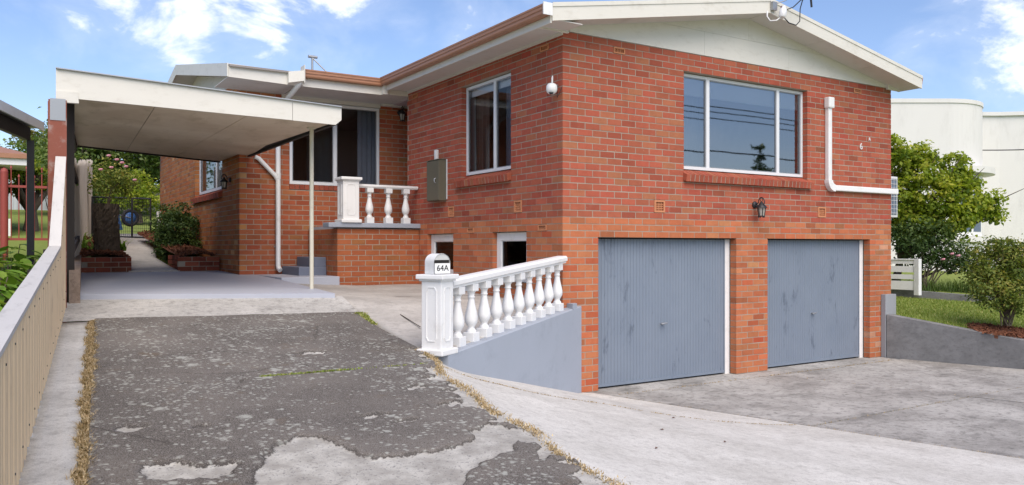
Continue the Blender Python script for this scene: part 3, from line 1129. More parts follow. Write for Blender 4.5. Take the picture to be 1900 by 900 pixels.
# ---- windows: built in wall coordinates
def window(wl, u0, u1, z0, z1, rec, mull, fw=.045, sill=True, glass='glass', curtains=(), frame_mat='alu', sill_out=.075, blind=0.0, sill_u=None, depth=.06):
    def bx(m, a, b, d0, d1, za_, zb_):
        q = [wl.pt(a, d0, za_), wl.pt(b, d0, za_), wl.pt(b, d1, za_), wl.pt(a, d1, za_)]
        m.hexa(q + [(x, y, zb_) for x, y, _ in q])
    zf0 = z0
    fr = MB()
    bx(fr, u0 + .004, u1 - .004, rec, rec + depth, zf0, zf0 + fw)
    bx(fr, u0 + .004, u1 - .004, rec, rec + depth, z1 - fw, z1 - .004)
    bx(fr, u0 + .004, u0 + fw, rec, rec + depth, zf0 + fw, z1 - fw)
    bx(fr, u1 - fw, u1 - .004, rec, rec + depth, zf0 + fw, z1 - fw)
    wo = fr.build('window', M[frame_mat], house)
    edges = [u0 + fw] + list(mull) + [u1 - fw]
    for mx in mull:
        m = MB()
        bx(m, mx - .03, mx + .03, rec + .004, rec + depth - .004, zf0 + fw, z1 - fw)
        m.build('mullion', M[frame_mat], wo)
    for k in range(len(edges) - 1):
        a = edges[k] + (.03 if k else 0)
        b = edges[k + 1] - (.03 if k < len(edges) - 2 else 0)
        # inner sash frame and pane
        s = MB()
        e = .014
        bx(s, a, b, rec + .015, rec + .045, zf0 + fw, zf0 + fw + e)
        bx(s, a, b, rec + .015, rec + .045, z1 - fw - e, z1 - fw)
        bx(s, a, a + e, rec + .015, rec + .045, zf0 + fw + e, z1 - fw - e)
        bx(s, b - e, b, rec + .015, rec + .045, zf0 + fw + e, z1 - fw - e)
        s.build('sash', M['zinc'] if frame_mat == 'alu' else M[frame_mat], wo)
        p = MB()
        ta = random.uniform(-.004, .004)
        q = [wl.pt(a + e, rec + .028 + ta, zf0 + fw + e), wl.pt(b - e, rec + .028 - ta, zf0 + fw + e), wl.pt(b - e, rec + .028 - ta, z1 - fw - e), wl.pt(a + e, rec + .028 + ta, z1 - fw - e)]
        p.add(q, [(0, 1, 2, 3) if wl.U.cross(Vector((0, 0, 1))).dot(wl.N) > 0 else (3, 2, 1, 0)])
        p.build('pane', M[glass], wo)
    # inner lining so that the wall has thickness
    ln = MB()
    bx(ln, u0 - .01, u0 + .012, rec + depth, rec + .16, z0, z1)
    bx(ln, u1 - .012, u1 + .01, rec + depth, rec + .16, z0, z1)
    bx(ln, u0, u1, rec + depth, rec + .16, z1 - .012, z1 + .02)
    bx(ln, u0, u1, rec + depth, rec + .16, z0 - .04, z0)
    ln.build('lining', M['white'], wo)
    for (a, b, mat, amp) in curtains:                 # pleated curtains
        c = MB()
        n = max(10, int((b - a) / .018))
        vs, fs = [], []
        for i in range(n + 1):
            u = a + (b - a) * i / n
            d = rec + .20 + amp * sin(i * 1.25) + .3 * amp * sin(i * .43)
            vs += [wl.pt(u, d, z0 - .15), wl.pt(u, d, z1 + .05)]
        for i in range(n):
            fs.append((2 * i, 2 * i + 2, 2 * i + 3, 2 * i + 1))
        c.add(vs, fs, True)
        c.build('curtain', M[mat], wo)
    if blind:
        c = MB()
        bx(c, u0 + .02, u1 - .02, rec + .072, rec + .08, z1 - blind, z1)
        bx(c, u0 + .02, u1 - .02, rec + .068, rec + .085, z1 - blind - .03, z1 - blind)
        c.build('blind', M['blind'], wo)
    if sill:
        a0, a1 = sill_u or (u0 - .01, u1 + .08)
        nb = int(round((a1 - a0) / .0865))
        st = (a1 - a0) / nb
        for i in range(nb):                           # brick-on-edge sill, each brick tilted outwards
            a, b = a0 + i * st + .006, a0 + (i + 1) * st - .007
            j = random.uniform(-.003, .003)
            m = MB()
            m.col = mul(brick_col(40), .92)
            sec = [(-sill_out + j, z0 - .105 + .0), (-sill_out + .008 + j, z0 - .20), (.04, z0 - .13), (rec + .01, z0 - .10), (rec + .01, z0 + .0 - .002), (rec - .02, z0 - .002)]
            sec = [(-sill_out + j, z0 - .090), (-sill_out + .012 + j, z0 - .185), (.03, z0 - .150), (rec + .03, z0 - .10), (rec + .03, z0 - .004)]
            n = len(sec)
            vs = [wl.pt(a, d, z) for d, z in sec] + [wl.pt(b, d, z) for d, z in sec]
            m.add(vs, [tuple(range(n - 1, -1, -1)), tuple(range(n, 2 * n))] + [(k, (k + 1) % n, n + (k + 1) % n, n + k) for k in range(n)])
            m.build('sill_brick', M['brick'], wo)
        m = MB()
        sec = [(-sill_out + .005, z0 - .0925), (-sill_out + .015, z0 - .182), (.03, z0 - .148), (rec + .03, z0 - .10), (rec + .03, z0 - .0065)]
        n = len(sec)
        vs = [wl.pt(a0 + .014, d, z) for d, z in sec] + [wl.pt(a1 - .014, d, z) for d, z in sec]
        m.add(vs, [tuple(range(n - 1, -1, -1)), tuple(range(n, 2 * n))] + [(k, (k + 1) % n, n + (k + 1) % n, n + k) for k in range(n)])
        m.build('sill_mortar', M['mortar'], wo)
    return wo


window(W_F, 2.07, 4.71, 2.95, 50 * MH - .004, .085, [2.63, 4.133], .042, curtains=[(2.05, 2.66, 'curtain', .03), (4.42, 4.72, 'curtain2', .03)], blind=.26, sill_u=(2.05, 4.79))
window(W_S, 1.216, 2.642, 2.95, 50 * MH - .004, .085, [1.80], .042, curtains=[(1.15, 1.82, 'curtain', .022), (2.28, 2.7, 'curtain2', .03)], glass='glass2', sill_u=(1.20, 2.77), blind=.12)
window(W_L, 1.28, 3.75, 2.93, 4.296, .085, [2.2], .05, curtains=[(2.3, 3.8, 'curtain2', .03)], glass='glass2', sill_u=(1.25, 3.85))
# recess window: frame flush with the wall, a flush brick sill below, cream panel above
window(W_R, .84, 2.502, 2.945, 4.396, .0, [1.66], .05, sill=False, glass='glass2', curtains=[(2.15, 2.5, 'curtain', .02)], depth=.09)
for i in range(19):
    m = MB()
    m.col = mul(brick_col(40), .8)
    a = .845 + i * .0872
    m.box(-2.6 + a, -2.6 + a + .078, 5.592 + random.uniform(-.002, .002), 5.69, 2.855, 2.94)
    m.build('sill_brick', M['brick'], house)
mb = MB().box(-1.755, -.1, 5.612, 5.69, 2.853, 2.935)
mb.build('sill_mortar', M['mortar'], house)
mb = MB().box(-1.895, -.085, 5.585, 5.64, 4.402, 4.62)
mb.build('window_head_panel', M['cream'], house)
# basement windows: deep white timber frames
for (a, b) in ((.823, 1.709), (2.905, 3.814)):
    window(W_S, a, b, 1.376, 24 * MH - .004, .07, [], .11, sill=False, glass='glass2', frame_mat='white')
    m = MB().box(.0 - .03, .10, a + .01, b - .01, 1.31, 1.372)
    m.build('window_sill', M['brown_door'], house)
# things seen through the recess window: a door leaf and bright hall beyond
mb = MB().box(-1.45, -1.40, 6.6, 7.3, 2.24, 4.2).box(-1.25, -.4, 8.9, 8.95, 2.24, 4.25)
mb.build('inner_door', M['brown_door'], house)

# ---- garage doors
def garage_door(u0, u1, label):
    y = .135
    z0, z1 = .02, 23 * MH - .015
    a, b = u0 + .05, u1 - .115
    root = group_part('garage_door', house, ((a + b) / 2, y, z0))
    root['label'] = label
    m = MB()
    pitch = .0545
    n = int((b - a) / pitch)
    pitch = (b - a) / n
    prof = []
    for i in range(n):
        x = a + i * pitch
        prof += [(x, 0), (x + pitch * .66, 0), (x + pitch * .76, .007), (x + pitch * .90, .007)]
    prof.append((b, 0))
    vs, fs = [], []
    for x, d in prof:
        vs += [(x, y + d, z0 + .035), (x, y + d, z1)]
    for i in range(len(prof) - 1):
        fs.append((2 * i, 2 * i + 2, 2 * i + 3, 2 * i + 1))
    m.add(vs, fs)
    m.build('door_panel', M['door'], root)
    m = MB().box(a, b, y - .012, y + .03, z0, z0 + .035)
    m.box(a - .012, a, y - .008, y + .03, z0, z1).box(b, b + .012, y - .008, y + .03, z0, z1)
    m.build('door_rail', M['door'], root)
    hx, hz = (a + b) / 2 - .02, .80
    h = MB()
    h.tube([(hx, y, hz), (hx, y - .05, hz)], .012, 10)
    h.tube([(hx - .055, y - .05, hz - .004), (hx - .02, y - .055, hz), (hx + .05, y - .052, hz + .008)], [.009, .013, .009], 8)
    h.lathe([(.024, 0), (.024, .008)], (hx, y - .004, hz - .004), 12)
    h.build('handle', M['zinc'], root)
    m = MB().box(u1 - .098, u1 - .006, .125, .20, -.02, 23 * MH - .012)
    m.build('jamb', M['white'], root)
    m = MB().box(u0 + .004, u0 + .036, .125, .20, -.02, 23 * MH - .012)
    m.build('jamb', M['white'], root)
    m = MB().box(u0 + .04, u1 - .10, .15, .22, 23 * MH - .013, 23 * MH + .02)
    m.build('head', M['dark'], root)


garage_door(.565, 3.115, 'blue-grey ribbed garage door beside the painted retaining wall')
garage_door(3.79, 6.32, 'blue-grey ribbed garage door with dark scuffs beside the concrete garden wall')
for (a, b) in ((.565, 3.115), (3.79, 6.32)):
    MB().box(a - .12, b + .12, .03, .118, 23 * MH - .009, 23 * MH - .001).build('lintel', M['dark'], house)

# ---- roof: front gable running back, left gable across
roof = group_part('roof', house, (3.36, 4, 4.7))
XL, XR_, XM = -.44, 7.16, 3.36
YF = -.385
zt = lambda x: 5.40 - abs(x - XM) * .1796
# roof sheets
mb = MB()
for s, xe in ((-1, XL - .05), (1, XR_ + .0)):
    p = [(xe, YF + .02, zt(xe) - .02), (XM, YF + .02, zt(XM) - .02), (XM, 13.9, zt(XM) - .02), (xe, 13.9 if s > 0 else 4.52, zt(xe) - .02)]
    q = [(x, y, z - .035) for x, y, z in p]
    mb.add(p + q, [(0, 1, 2, 3), (4, 7, 6, 5), (0, 4, 5, 1), (2, 6, 7, 3), (3, 7, 4, 0)])
YM, ZM = 9.07, 5.50
zl2 = lambda y: ZM - abs(y - YM) * .186
for ye in (4.53, 13.75):
    p = [(-3.0, ye, zl2(ye)), (6.9, ye, zl2(ye)), (6.9, YM, ZM), (-3.0, YM, ZM)]
    q = [(x, y, z - .03) for x, y, z in p]
    if ye == 4.53:
        p[1] = (-.5, ye, zl2(ye)); q[1] = (-.5, ye, zl2(ye) - .03)
    mb.add(p + q, [(0, 1, 2, 3), (4, 7, 6, 5), (0, 4, 5, 1), (3, 2, 6, 7), (0, 3, 7, 4)])
mb.build('roof_sheet', M['roof'], roof)
# front barge boards
for (x0, x1) in ((XL, XM - .0015), (XM + .0015, XR_)):
    z0, z1 = zt(x0), zt(x1)
    mb = MB()
    for (ya, yb, dz0, dz1) in ((YF - .022, YF, -.195, .012), (YF - .032, YF - .022, -.03, .02)):
        mb.hexa([(x0, ya, z0 + dz0), (x1, ya, z1 + dz0), (x1, yb, z1 + dz0), (x0, yb, z0 + dz0), (x0, ya, z0 + dz1), (x1, ya, z1 + dz1), (x1, yb, z1 + dz1), (x0, yb, z0 + dz1)])
    mb.build('barge_board', M['cream'], roof)
    # sloping soffit panels behind the barge board, with joints
    n = 3
    for k in range(n):
        a, b = x0 + (x1 - x0) * k / n + .004, x0 + (x1 - x0) * (k + 1) / n - .004
        mb = MB()
        mb.hexa([(a, YF, zt(a) - .185), (b, YF, zt(b) - .185), (b, .02, zt(b) - .185), (a, .02, zt(a) - .185), (a, YF, zt(a) - .17), (b, YF, zt(b) - .17), (b, .02, zt(b) - .17), (a, .02, zt(a) - .17)])
        mb.build('soffit_panel', M['soffit'], roof)
# gable sheets (two rows), set back in the plane of the wall
GB = lambda x: zt(x) - .16
zg0 = ZE + .004
zmid = 4.90
xa_, xb_ = XM - (GB(XM) - zmid) / .1796, XM + (GB(XM) - zmid) / .1796
xl_, xr_ = XM - (GB(XM) - zg0) / .1796, XM + (GB(XM) - zg0) / .1796
xl_, xr_ = max(xl_, .10), min(xr_, HL - .02)
def gsheet(poly):
    m = MB()
    n = len(poly)
    vs = [(x, -.010, z) for x, z in poly] + [(x, .02, z) for x, z in poly]
    m.add(vs, [tuple(range(n)), tuple(range(2 * n - 1, n - 1, -1))] + [(i, n + i, n + (i + 1) % n, (i + 1) % n) for i in range(n)])
    m.build('gable_sheet', M['cream'], roof)


g = .0015
xm1 = XM - .0
gsheet([(xl_, zg0), (xm1 - .9 - g, zg0), (xm1 - .9 - g, zmid - g), (xa_, zmid - g), (xl_, GB(xl_))])
gsheet([(xm1 - .9 + g, zg0), (xm1 + .9 - g, zg0), (xm1 + .9 - g, zmid - g), (xm1 - .9 + g, zmid - g)])
gsheet([(xm1 + .9 + g, zg0), (xr_, zg0), (xr_, GB(xr_)), (xb_, zmid - g), (xm1 + .9 + g, zmid - g)])
gsheet([(xa_ + .01, zmid + g), (XM - g, zmid + g), (XM - g, GB(XM))])
gsheet([(XM + g, zmid + g), (xb_ - .01, zmid + g), (XM + g, GB(XM))])
# beam ends under the eaves at both front corners
for xx in (-.40, 6.75):
    x0, x1 = (xx, .06) if xx < 0 else (xx, 7.10)
    mb = MB().box(x0, x1, -.05, -.012, ZE - .03, ZE + .10)
    mb.build('eave_end', M['cream'], roof)
# side eave (left of the front block): fascia, soffit panels, brown gutter
mb = MB().box(-.455, -.435, YF, 4.46, 4.50, 4.60)
mb.build('fascia_board', M['cream'], roof)
for k in range(4):
    y0, y1 = YF + .004 + k * 1.21, min(5.6, YF + (k + 1) * 1.21 - .004)
    MB().box(-.435, .02, y0, y1, 4.545, 4.556).build('soffit_panel', M['soffit'], roof)
MB().box(-.435, .02, 4.457, 4.60, 4.545, 4.556).build('soffit_panel', M['soffit'], roof)
MB().box(-.022, -.002, -.01, 4.62, 4.505, 4.545).build('soffit_trim', M['cream'], roof)


def gutter(p0, p1, side, name='gutter'):
    # quad gutter: stepped front, open top
    prof = [(0, 0), (.085, 0), (.095, .02), (.095, .055), (.105, .062), (.105, .098), (.112, .104), (.112, .125), (.100, .125), (.098, .108), (.09, .10), (.086, .012), (.006, .012), (.006, .115), (0, .115)]
    m = MB()
    m.extrude([(side * a, b) for a, b in prof], p0, p1)
    return m.build(name, M['gutter'], roof)


gutter((-.457, YF - .03, 4.585), (-.457, 4.49, 4.585), -1)
gutter((XR_ - .03, YF + .01, 4.60), (XR_ - .03, 6, 4.60), 1)
MB().box(-.585, -.455, YF - .046, YF - .031, 4.575, 4.72).build('gutter_end', M['white'], roof)
# entry eave: cream fascia box on the left part, brown gutter on the right
gutter((-1.86, 4.56, 4.575), (-.44, 4.56, 4.575), 1)
MB().box(-.50, -.424, 4.462, 4.62, 4.44, 4.70).build('fascia_block', M['cream'], roof)
MB().box(-1.86, -.44, 4.562, 4.582, 4.44, 4.574).build('fascia_board', M['cream'], roof)
MB().box(-1.86, -.02, 4.582, 5.60, 4.470, 4.482).build('soffit_panel', M['soffit'], roof)
MB().box(-.08, 1.2, 5.47, 5.598, 4.44, 4.48).build('soffit_trim', M['cream'], roof)
MB().box(-.422, -.003, 4.566, 4.580, 4.462, 4.543).build('soffit_trim', M['cream'], roof)
MB().box(-.02, 1.3, 4.62, 5.60, 4.478, 4.49).build('soffit_panel', M['soffit'], roof)
mb = MB()
mb.hexa([(-3.0, 4.58, 4.47), (-1.87, 4.58, 4.44), (-1.87, 4.60, 4.44), (-3.0, 4.60, 4.47), (-3.0, 4.58, 4.675), (-1.87, 4.58, 4.655), (-1.87, 4.60, 4.655), (-3.0, 4.60, 4.675)])
mb.build('fascia_board', M['cream'], roof)
mb = MB()
mb.hexa([(-2.10, 4.50, 4.465), (-1.88, 4.40, 4.50), (-1.88, 4.58, 4.44), (-2.10, 4.575, 4.44), (-2.10, 4.50, 4.64), (-1.88, 4.40, 4.665), (-1.88, 4.58, 4.66), (-2.10, 4.575, 4.655)])
mb.box(-1.878, -1.866, 4.40, 4.60, 4.47, 4.755)
mb.build('gutter_end', M['cream'], roof)
MB().box(-3.0, -1.875, 4.602, 5.60, 4.478, 4.490).build('soffit_panel', M['soffit'], roof)
# left gable: barge boards, soffit, grooved cladding
for (y0, y1) in ((4.602, YM - .0015), (YM + .0015, 13.75)):
    mb = MB()
    mb.hexa([(-3.02, y0, zl2(y0) - .19), (-3.0, y0, zl2(y0) - .19), (-3.0, y1, zl2(y1) - .19), (-3.02, y1, zl2(y1) - .19), (-3.02, y0, zl2(y0) + .015), (-3.0, y0, zl2(y0) + .015), (-3.0, y1, zl2(y1) + .015), (-3.02, y1, zl2(y1) + .015)])
    mb.build('barge_board', M['cream'], roof)
    ys0 = max(y0, 5.6)
    mb = MB()
    mb.hexa([(-3.0, y0, zl2(y0) - .17), (-2.58, y0, zl2(y0) - .17), (-2.58, y1, zl2(y1) - .17), (-3.0, y1, zl2(y1) - .17), (-3.0, y0, zl2(y0) - .155), (-2.58, y0, zl2(y0) - .155), (-2.58, y1, zl2(y1) - .155), (-3.0, y1, zl2(y1) - .155)])
    mb.build('soffit_panel', M['soffit'], roof)
mb = MB()
yy = 5.75
while yy < 12.4:                                      # vertical grooved boards
    zt1 = min(zl2(yy), zl2(yy + .10)) - .165
    if zt1 > 4.66:
        mb.box(-2.615, -2.59, yy + .004, yy + .096, 4.64, zt1)
    yy += .10
mb.box(-2.60, -2.57, 5.7, 12.45, 4.64, 4.72)
mb.build('gable_cladding', M['cream'], roof)
mb = MB()
mb.add([(-2.585, 5.6, 4.6), (-2.585, 13.8, 4.6), (-2.585, 13.8, 4.65), (-2.585, YM, 5.34), (-2.585, 5.6, 4.68)], [(0, 1, 2, 3, 4)])
mb.build('gable_backing', M['cream'], roof)
# vent pipe on the roof
mb = MB().tube([(-.8, 7.3, 5.05), (-.8, 7.3, 5.62)], .022, 8).tube([(-.8, 7.3, 5.58), (-.35, 7.1, 5.1)], .014, 6).tube([(-.88, 7.3, 5.60), (-.70, 7.3, 5.60)], .03, 8)
mb.build('vent_pipe', M['zinc'], roof)

# ---- downpipes on the recess wall
mb = MB()
mb.tube([(-1.90, 4.48, 4.58), (-1.90, 4.50, 4.50), (-1.93, 4.56, 4.44), (-1.96, 5.44, 4.23), (-1.97, 5.53, 4.19), (-1.97, 5.545, 4.1), (-1.97, 5.545, 1.55), (-1.965, 5.52, 1.49), (-1.95, 5.48, 1.46)], .042, 12)
mb.tube([(-1.97, 5.545, 3.02), (-1.97, 5.545, 3.12)], .048, 12)
mb.tube([(-2.36, 5.545, 3.37), (-2.30, 5.545, 3.35), (-2.02, 5.545, 3.07), (-1.97, 5.545, 2.98)], .038, 12)
mb.build('downpipe', M['white'], house)
for z in (1.85, 3.6):
    MB().box(-2.03, -1.91, 5.585, 5.598, z, z + .02).build('pipe_clip', M['zinc'], house)

# ================================================================== PORCH AND STEPS
porch = thing('porch', 'brick entrance porch with grey painted ledge against the house side', 'porch', (-.8, 4.8, 1.2))
PO = Wall((-1.435, 4.12), (1, 0), (0, -1), 1.43, 14, 25, [], 0, .12, 60)
PL = Wall((-1.435, 4.12), (0, 1), (-1, 0), 1.47, 14, 25, [], .12, 0, 60)
VARP = brick_variants('porch', [tuple(a * b for a, b in zip(brick_col(40), (1.03, 1.22, .85))) for _ in range(14)], BL)
for k, wl in enumerate((PO, PL)):
    wo = wl.core(1.15, 2.15).build('wall', M['mortar'], porch)
    rot = 0 if k == 0 else pi / 2 - pi
    for bi, (a, b, za_, zb_, c) in enumerate(wl.bricks):
        p = wl.pt((a + b) / 2, random.uniform(-.003, .003), za_)
        inst('brick', random.choice(VARP), p, wo, (0, 0, rot), ((b - a) / BL, 1, 1))
MB().box(-1.40, -.005, 4.20, 5.58, 1.2, 2.15).build('infill', M['mortar'], porch)
MB().bbox(-1.60, -.002, 4.06, 4.34, 2.168, 2.245, .012).build('ledge', M['wallpaint'], porch)
MB().box(-1.42, -.002, 4.34, 5.58, 2.15, 2.20).build('porch_floor', M['slabpaint'], porch)
st = thing('entry_steps', 'dark grey painted concrete steps beside the brick porch', 'steps', (-1.8, 4.9, 1.3))
MB().bbox(-2.36, -1.44, 4.0, 5.58, 1.20, 1.392, .012).build('landing', M['slabpaint'], st)
MB().bbox(-1.90, -1.44, 4.62, 5.57, 1.385, 1.53, .01).build('step', M['steppaint'], st)
MB().bbox(-1.64, -1.44, 4.64, 5.57, 1.525, 1.69, .01).build('step', M['steppaint'], st)

# ================================================================== BALUSTRADES
BAL_PROF = [(.000, .0), (.052, .0)]


def baluster_mesh(h=.575):
    m = MB()
    m.bbox(-.062, .062, -.062, .062, 0, .095, .006)
    m.bbox(-.055, .055, -.055, .055, h - .075, h, .006)
    pr = [(.050, .095), (.052, .105), (.044, .118), (.034, .130), (.032, .145), (.046, .165), (.060, .190), (.066, .215), (.065, .245), (.058, .285), (.047, .330), (.037, .375), (.031, .415), (.030, .430), (.037, .436), (.037, .446), (.031, .452),
          (.033, .475), (.040, .490), (.047, .498)]
    m.lathe([(r, z * h / .575) for r, z in pr] + [(.048, h - .075)], n=20)
    return m.mesh('baluster', M['white'])


BAL = baluster_mesh()


def pedestal(parent, loc, ang, w_, h, name='pedestal'):
    m = MB()
    hw = w_ / 2
    m.bbox(-hw - .035, hw + .035, -hw - .035, hw + .035, 0, .055, .012)
    m.bbox(-hw, hw, -hw, hw, .05, h - .04, .008)
    m.bbox(-hw - .04, hw + .04, -hw - .04, hw + .04, h - .045, h, .010)
    m.bbox(-hw - .018, hw + .018, -hw - .018, hw + .018, h - .062, h - .04, .006)
    me = m.mesh(name, M['white'])
    p = inst(name, me, loc, parent, (0, 0, ang))
    # raised panel moulding with clipped corners on each side: sub-parts
    a, b, cz = hw * .55, h * .25, .035
    z0, z1 = .05 + h * .10, h - .04 - h * .10
    for k in range(4):
        q = MB()
        th = k * pi / 2 + ang
        X, N = Vector((cos(th), sin(th), 0)), Vector((sin(th), -cos(th), 0))
        out = [(-a, z0 + cz), (-a + cz * .6, z0), (a - cz * .6, z0), (a, z0 + cz), (a, z1 - cz), (a - cz * .6, z1), (-a + cz * .6, z1), (-a, z1 - cz)]
        t_ = .009
        ctr = Vector(loc)
        n = len(out)
        vs = []
        for (u, z) in out:
            s = 1 - t_ / a
            zz = (z - (z0 + z1) / 2) * (1 - t_ * 2 / (z1 - z0)) + (z0 + z1) / 2
            for (uu, zq, d) in ((u, z, hw - .001), (u, z, hw + .006), (u * s, zq if False else zz, hw + .006), (u * s, zz, hw - .001)):
                vs.append(ctr + X * uu + N * d + Vector((0, 0, zq)))
        fs = []
        for i in range(n):
            j = (i + 1) % n
            for e in range(4):
                fs.append((i * 4 + e, j * 4 + e, j * 4 + (e + 1) % 4, i * 4 + (e + 1) % 4))
        q.add(vs, fs)
        LOC[p.name] = Vector(loc)
        o = q.build('panel_moulding', M['white'])
        o.parent = p
        o.matrix_parent_inverse = (Matrix.Translation(Vector(loc)) @ Matrix.Rotation(ang, 4, 'Z')).inverted()
    return p


# --- front balustrade along the retaining wall
AX = radians(31)
BU = Vector((cos(AX), sin(AX), 0))                 # towards the house
BN = Vector((sin(AX), -cos(AX), 0))                # towards the street
E0 = Vector((-.035, -.035, 0))
bp = lambda t, n=0.0, z=0.0: E0 - BU * t + BN * n + Vector((0, 0, z))
zw = lambda t: 1.098 - .071 * t                     # top of the retaining wall
wl = thing('retaining_wall', 'smooth blue-grey painted retaining wall sloping under the white balustrade', 'retaining wall', bp(1.4, 0, 0))
m = MB()
pts = []
nw, T1 = 14, 2.93
vs, fs = [], []
for i in range(nw):
    t_ = -.30 + (T1 + .30) * i / (nw - 1)
    z = zw(t_) - .012
    a, b = bp(t_, .135), bp(t_, -.13)
    if t_ < .05:
        b = bp(t_, -.13)
    vs += [(a.x, a.y, -.2), (a.x, a.y, z - .012), (*(bp(t_, .123).xy), z), (b.x, b.y, z), (b.x, b.y, -.2)]
keep = [k for k in range(nw)]
for i in range(nw - 1):
    for e in range(5):
        f = (e + 1) % 5
        fs.append((i * 5 + e, (i + 1) * 5 + e, (i + 1) * 5 + f, i * 5 + f))
fs += [(0, 1, 2, 3, 4), tuple((nw - 1) * 5 + k for k in (4, 3, 2, 1, 0))]
m.add(vs, fs)
# keep the wall outside the house: clip anything beyond the facade
m.v = [(x, min(y, -.003) if x > -.02 else y, z) for x, y, z in m.v]
m.build('wall', M['wallpaint'], wl)
m = MB()
vs = []
for (a, n_) in ((-.16, .135), (-.02, .135), (-.10, .02), (-.24, .02)):
    p = bp(a, n_)
    vs.append((p.x, min(p.y, -.004), zw(-.1) - .02))
m.hexa(vs + [(x, y, 1.15) for x, y, _ in vs])
m.build('end_block', M['wallpaint'], wl)

bal = thing('front_balustrade', 'white cast balustrade with ten balusters sloping beside the driveway', 'balustrade', bp(1.4, 0, 1))
for i in range(10):
    t_ = .15 + i * .2655
    p = bp(t_, 0, zw(t_) - .016)
    inst('baluster', BAL, p, bal, (0, 0, AX))
m = MB()
za0, za1 = zw(.0) + .560, zw(2.72) + .560
prof = [(-.055, 0), (.055, 0), (.055, .018), (.075, .030), (.075, .068), (.055, .088), (-.055, .088), (-.075, .068), (-.075, .030), (-.055, .018)]
m.extrude(prof, bp(-.0, 0, za0), bp(2.74, 0, za1))
m.build('handrail', M['white'], bal)
PED = bp(2.90, 0, 0)
pedestal(bal, (PED.x, PED.y, .872), AX, .212, .735)

# --- letterbox on the pedestal
lb = thing('letterbox', 'white arched metal letterbox numbered 64A on the white pedestal', 'letterbox', (PED.x, PED.y, 1.607))
R_ = .088
ctr = Vector((PED.x, PED.y, 1.610))
LA = radians(6)
U2, N2 = Vector((cos(LA), sin(LA), 0)), Vector((sin(LA), -cos(LA), 0))                                    # box opens to the street side; arch axis along N2
def LBp(u, d, z): return ctr + U2 * u + N2 * d + Vector((0, 0, z))
dh = .078
m = MB()
arc = [(-R_, 0), (-R_, .105)] + [(-R_ * cos(k * pi / 14), .105 + R_ * sin(k * pi / 14) * .92) for k in range(1, 14)] + [(R_, .105), (R_, 0)]
vs = [LBp(u, -dh, z) for u, z in arc] + [LBp(u, dh, z) for u, z in arc]
n = len(arc)
m.add(vs, [(i, i + 1, n + i + 1, n + i) for i in range(n - 1)] + [(n - 1, 0, n, 2 * n - 1)])
m.add([LBp(u, -dh + .001, z) for u, z in arc], [tuple(range(n))])
m.build('body', M['white'], lb)
m = MB()
m.xf = None
q = [LBp(u, d, z) for u, d, z in ((-R_ * .93, dh - .004, .004), (R_ * .93, dh - .004, .004), (R_ * .93, dh - .004, .098), (-R_ * .93, dh - .004, .098))]
q2 = [p + N2 * .012 for p in q]
m.hexa([q[0], q[1], q2[1], q2[0], q[3], q[2], q2[2], q2[3]])
m.build('front_plate', M['white'], lb)
m = MB()
arc2 = [(-R_ * .93, .128)] + [(-R_ * .93 * cos(k * pi / 14), .115 + R_ * .93 * sin(k * pi / 14) * .9) for k in range(2, 13)] + [(R_ * .93, .128)]
m.add([LBp(u, dh - .006, z) for u, z in arc2], [tuple(range(len(arc2)))])
m.build('flap', M['flap'], lb)
m = MB()
q = [LBp(u, d, z) for u, d, z in ((-R_ * .92, dh - .01, .099), (R_ * .92, dh - .01, .099), (R_ * .92, dh - .01, .127), (-R_ * .92, dh - .01, .127))]
m.add(q, [(0, 1, 2, 3)])
m.build('slot', M['dark'], lb)


def text_mesh(body, size, depth, mat, name):
    cu = bpy.data.curves.new('t', 'FONT')
    cu.body, cu.size, cu.extrude, cu.align_x, cu.align_y = body, size, depth, 'CENTER', 'CENTER'
    o = bpy.data.objects.new('t', cu)
    COL.objects.link(o)
    dg = bpy.context.evaluated_depsgraph_get()
    me = bpy.data.meshes.new_from_object(o.evaluated_get(dg))
    bpy.data.objects.remove(o)
    me.name = name
    me.materials.clear()
    me.materials.append(mat)
    return me


t64 = text_mesh('64A', .078, .001, M['ink'], 'number')
p = LBp(0, dh + .0098, .052)
inst('number', t64, p, lb, (pi / 2, 0, LA))
for ch, x, z, s, lab in (('6', 6.07, 3.515, .15, 'white numeral 6 fixed to the red brick facade'), ('A', 6.30, 3.65, .085, 'small white letter A fixed to the red brick facade')):
    o = inst('house_number', text_mesh(ch, s, .006, M['numeral'], 'house_number'), (x, -.008, z), None, (pi / 2, 0, 0))
    tagp(o, lab, 'numeral')

# --- porch balustrade
pb = thing('porch_balustrade', 'white porch balustrade with square pedestal and three balusters on the ledge', 'balustrade', (-.6, 4.2, 2.245))
pedestal(pb, (-1.225, 4.2, 2.245), 0, .27, .73)
for x in (-.862, -.53, -.215):
    inst('baluster', BAL, (x, 4.2, 2.245), pb, (0, 0, 0))
m = MB()
m.extrude([(a * .8, b * .62) for a, b in prof], (-1.09, 4.2, 2.82), (-.01, 4.2, 2.82))
m.build('handrail', M['white'], pb)

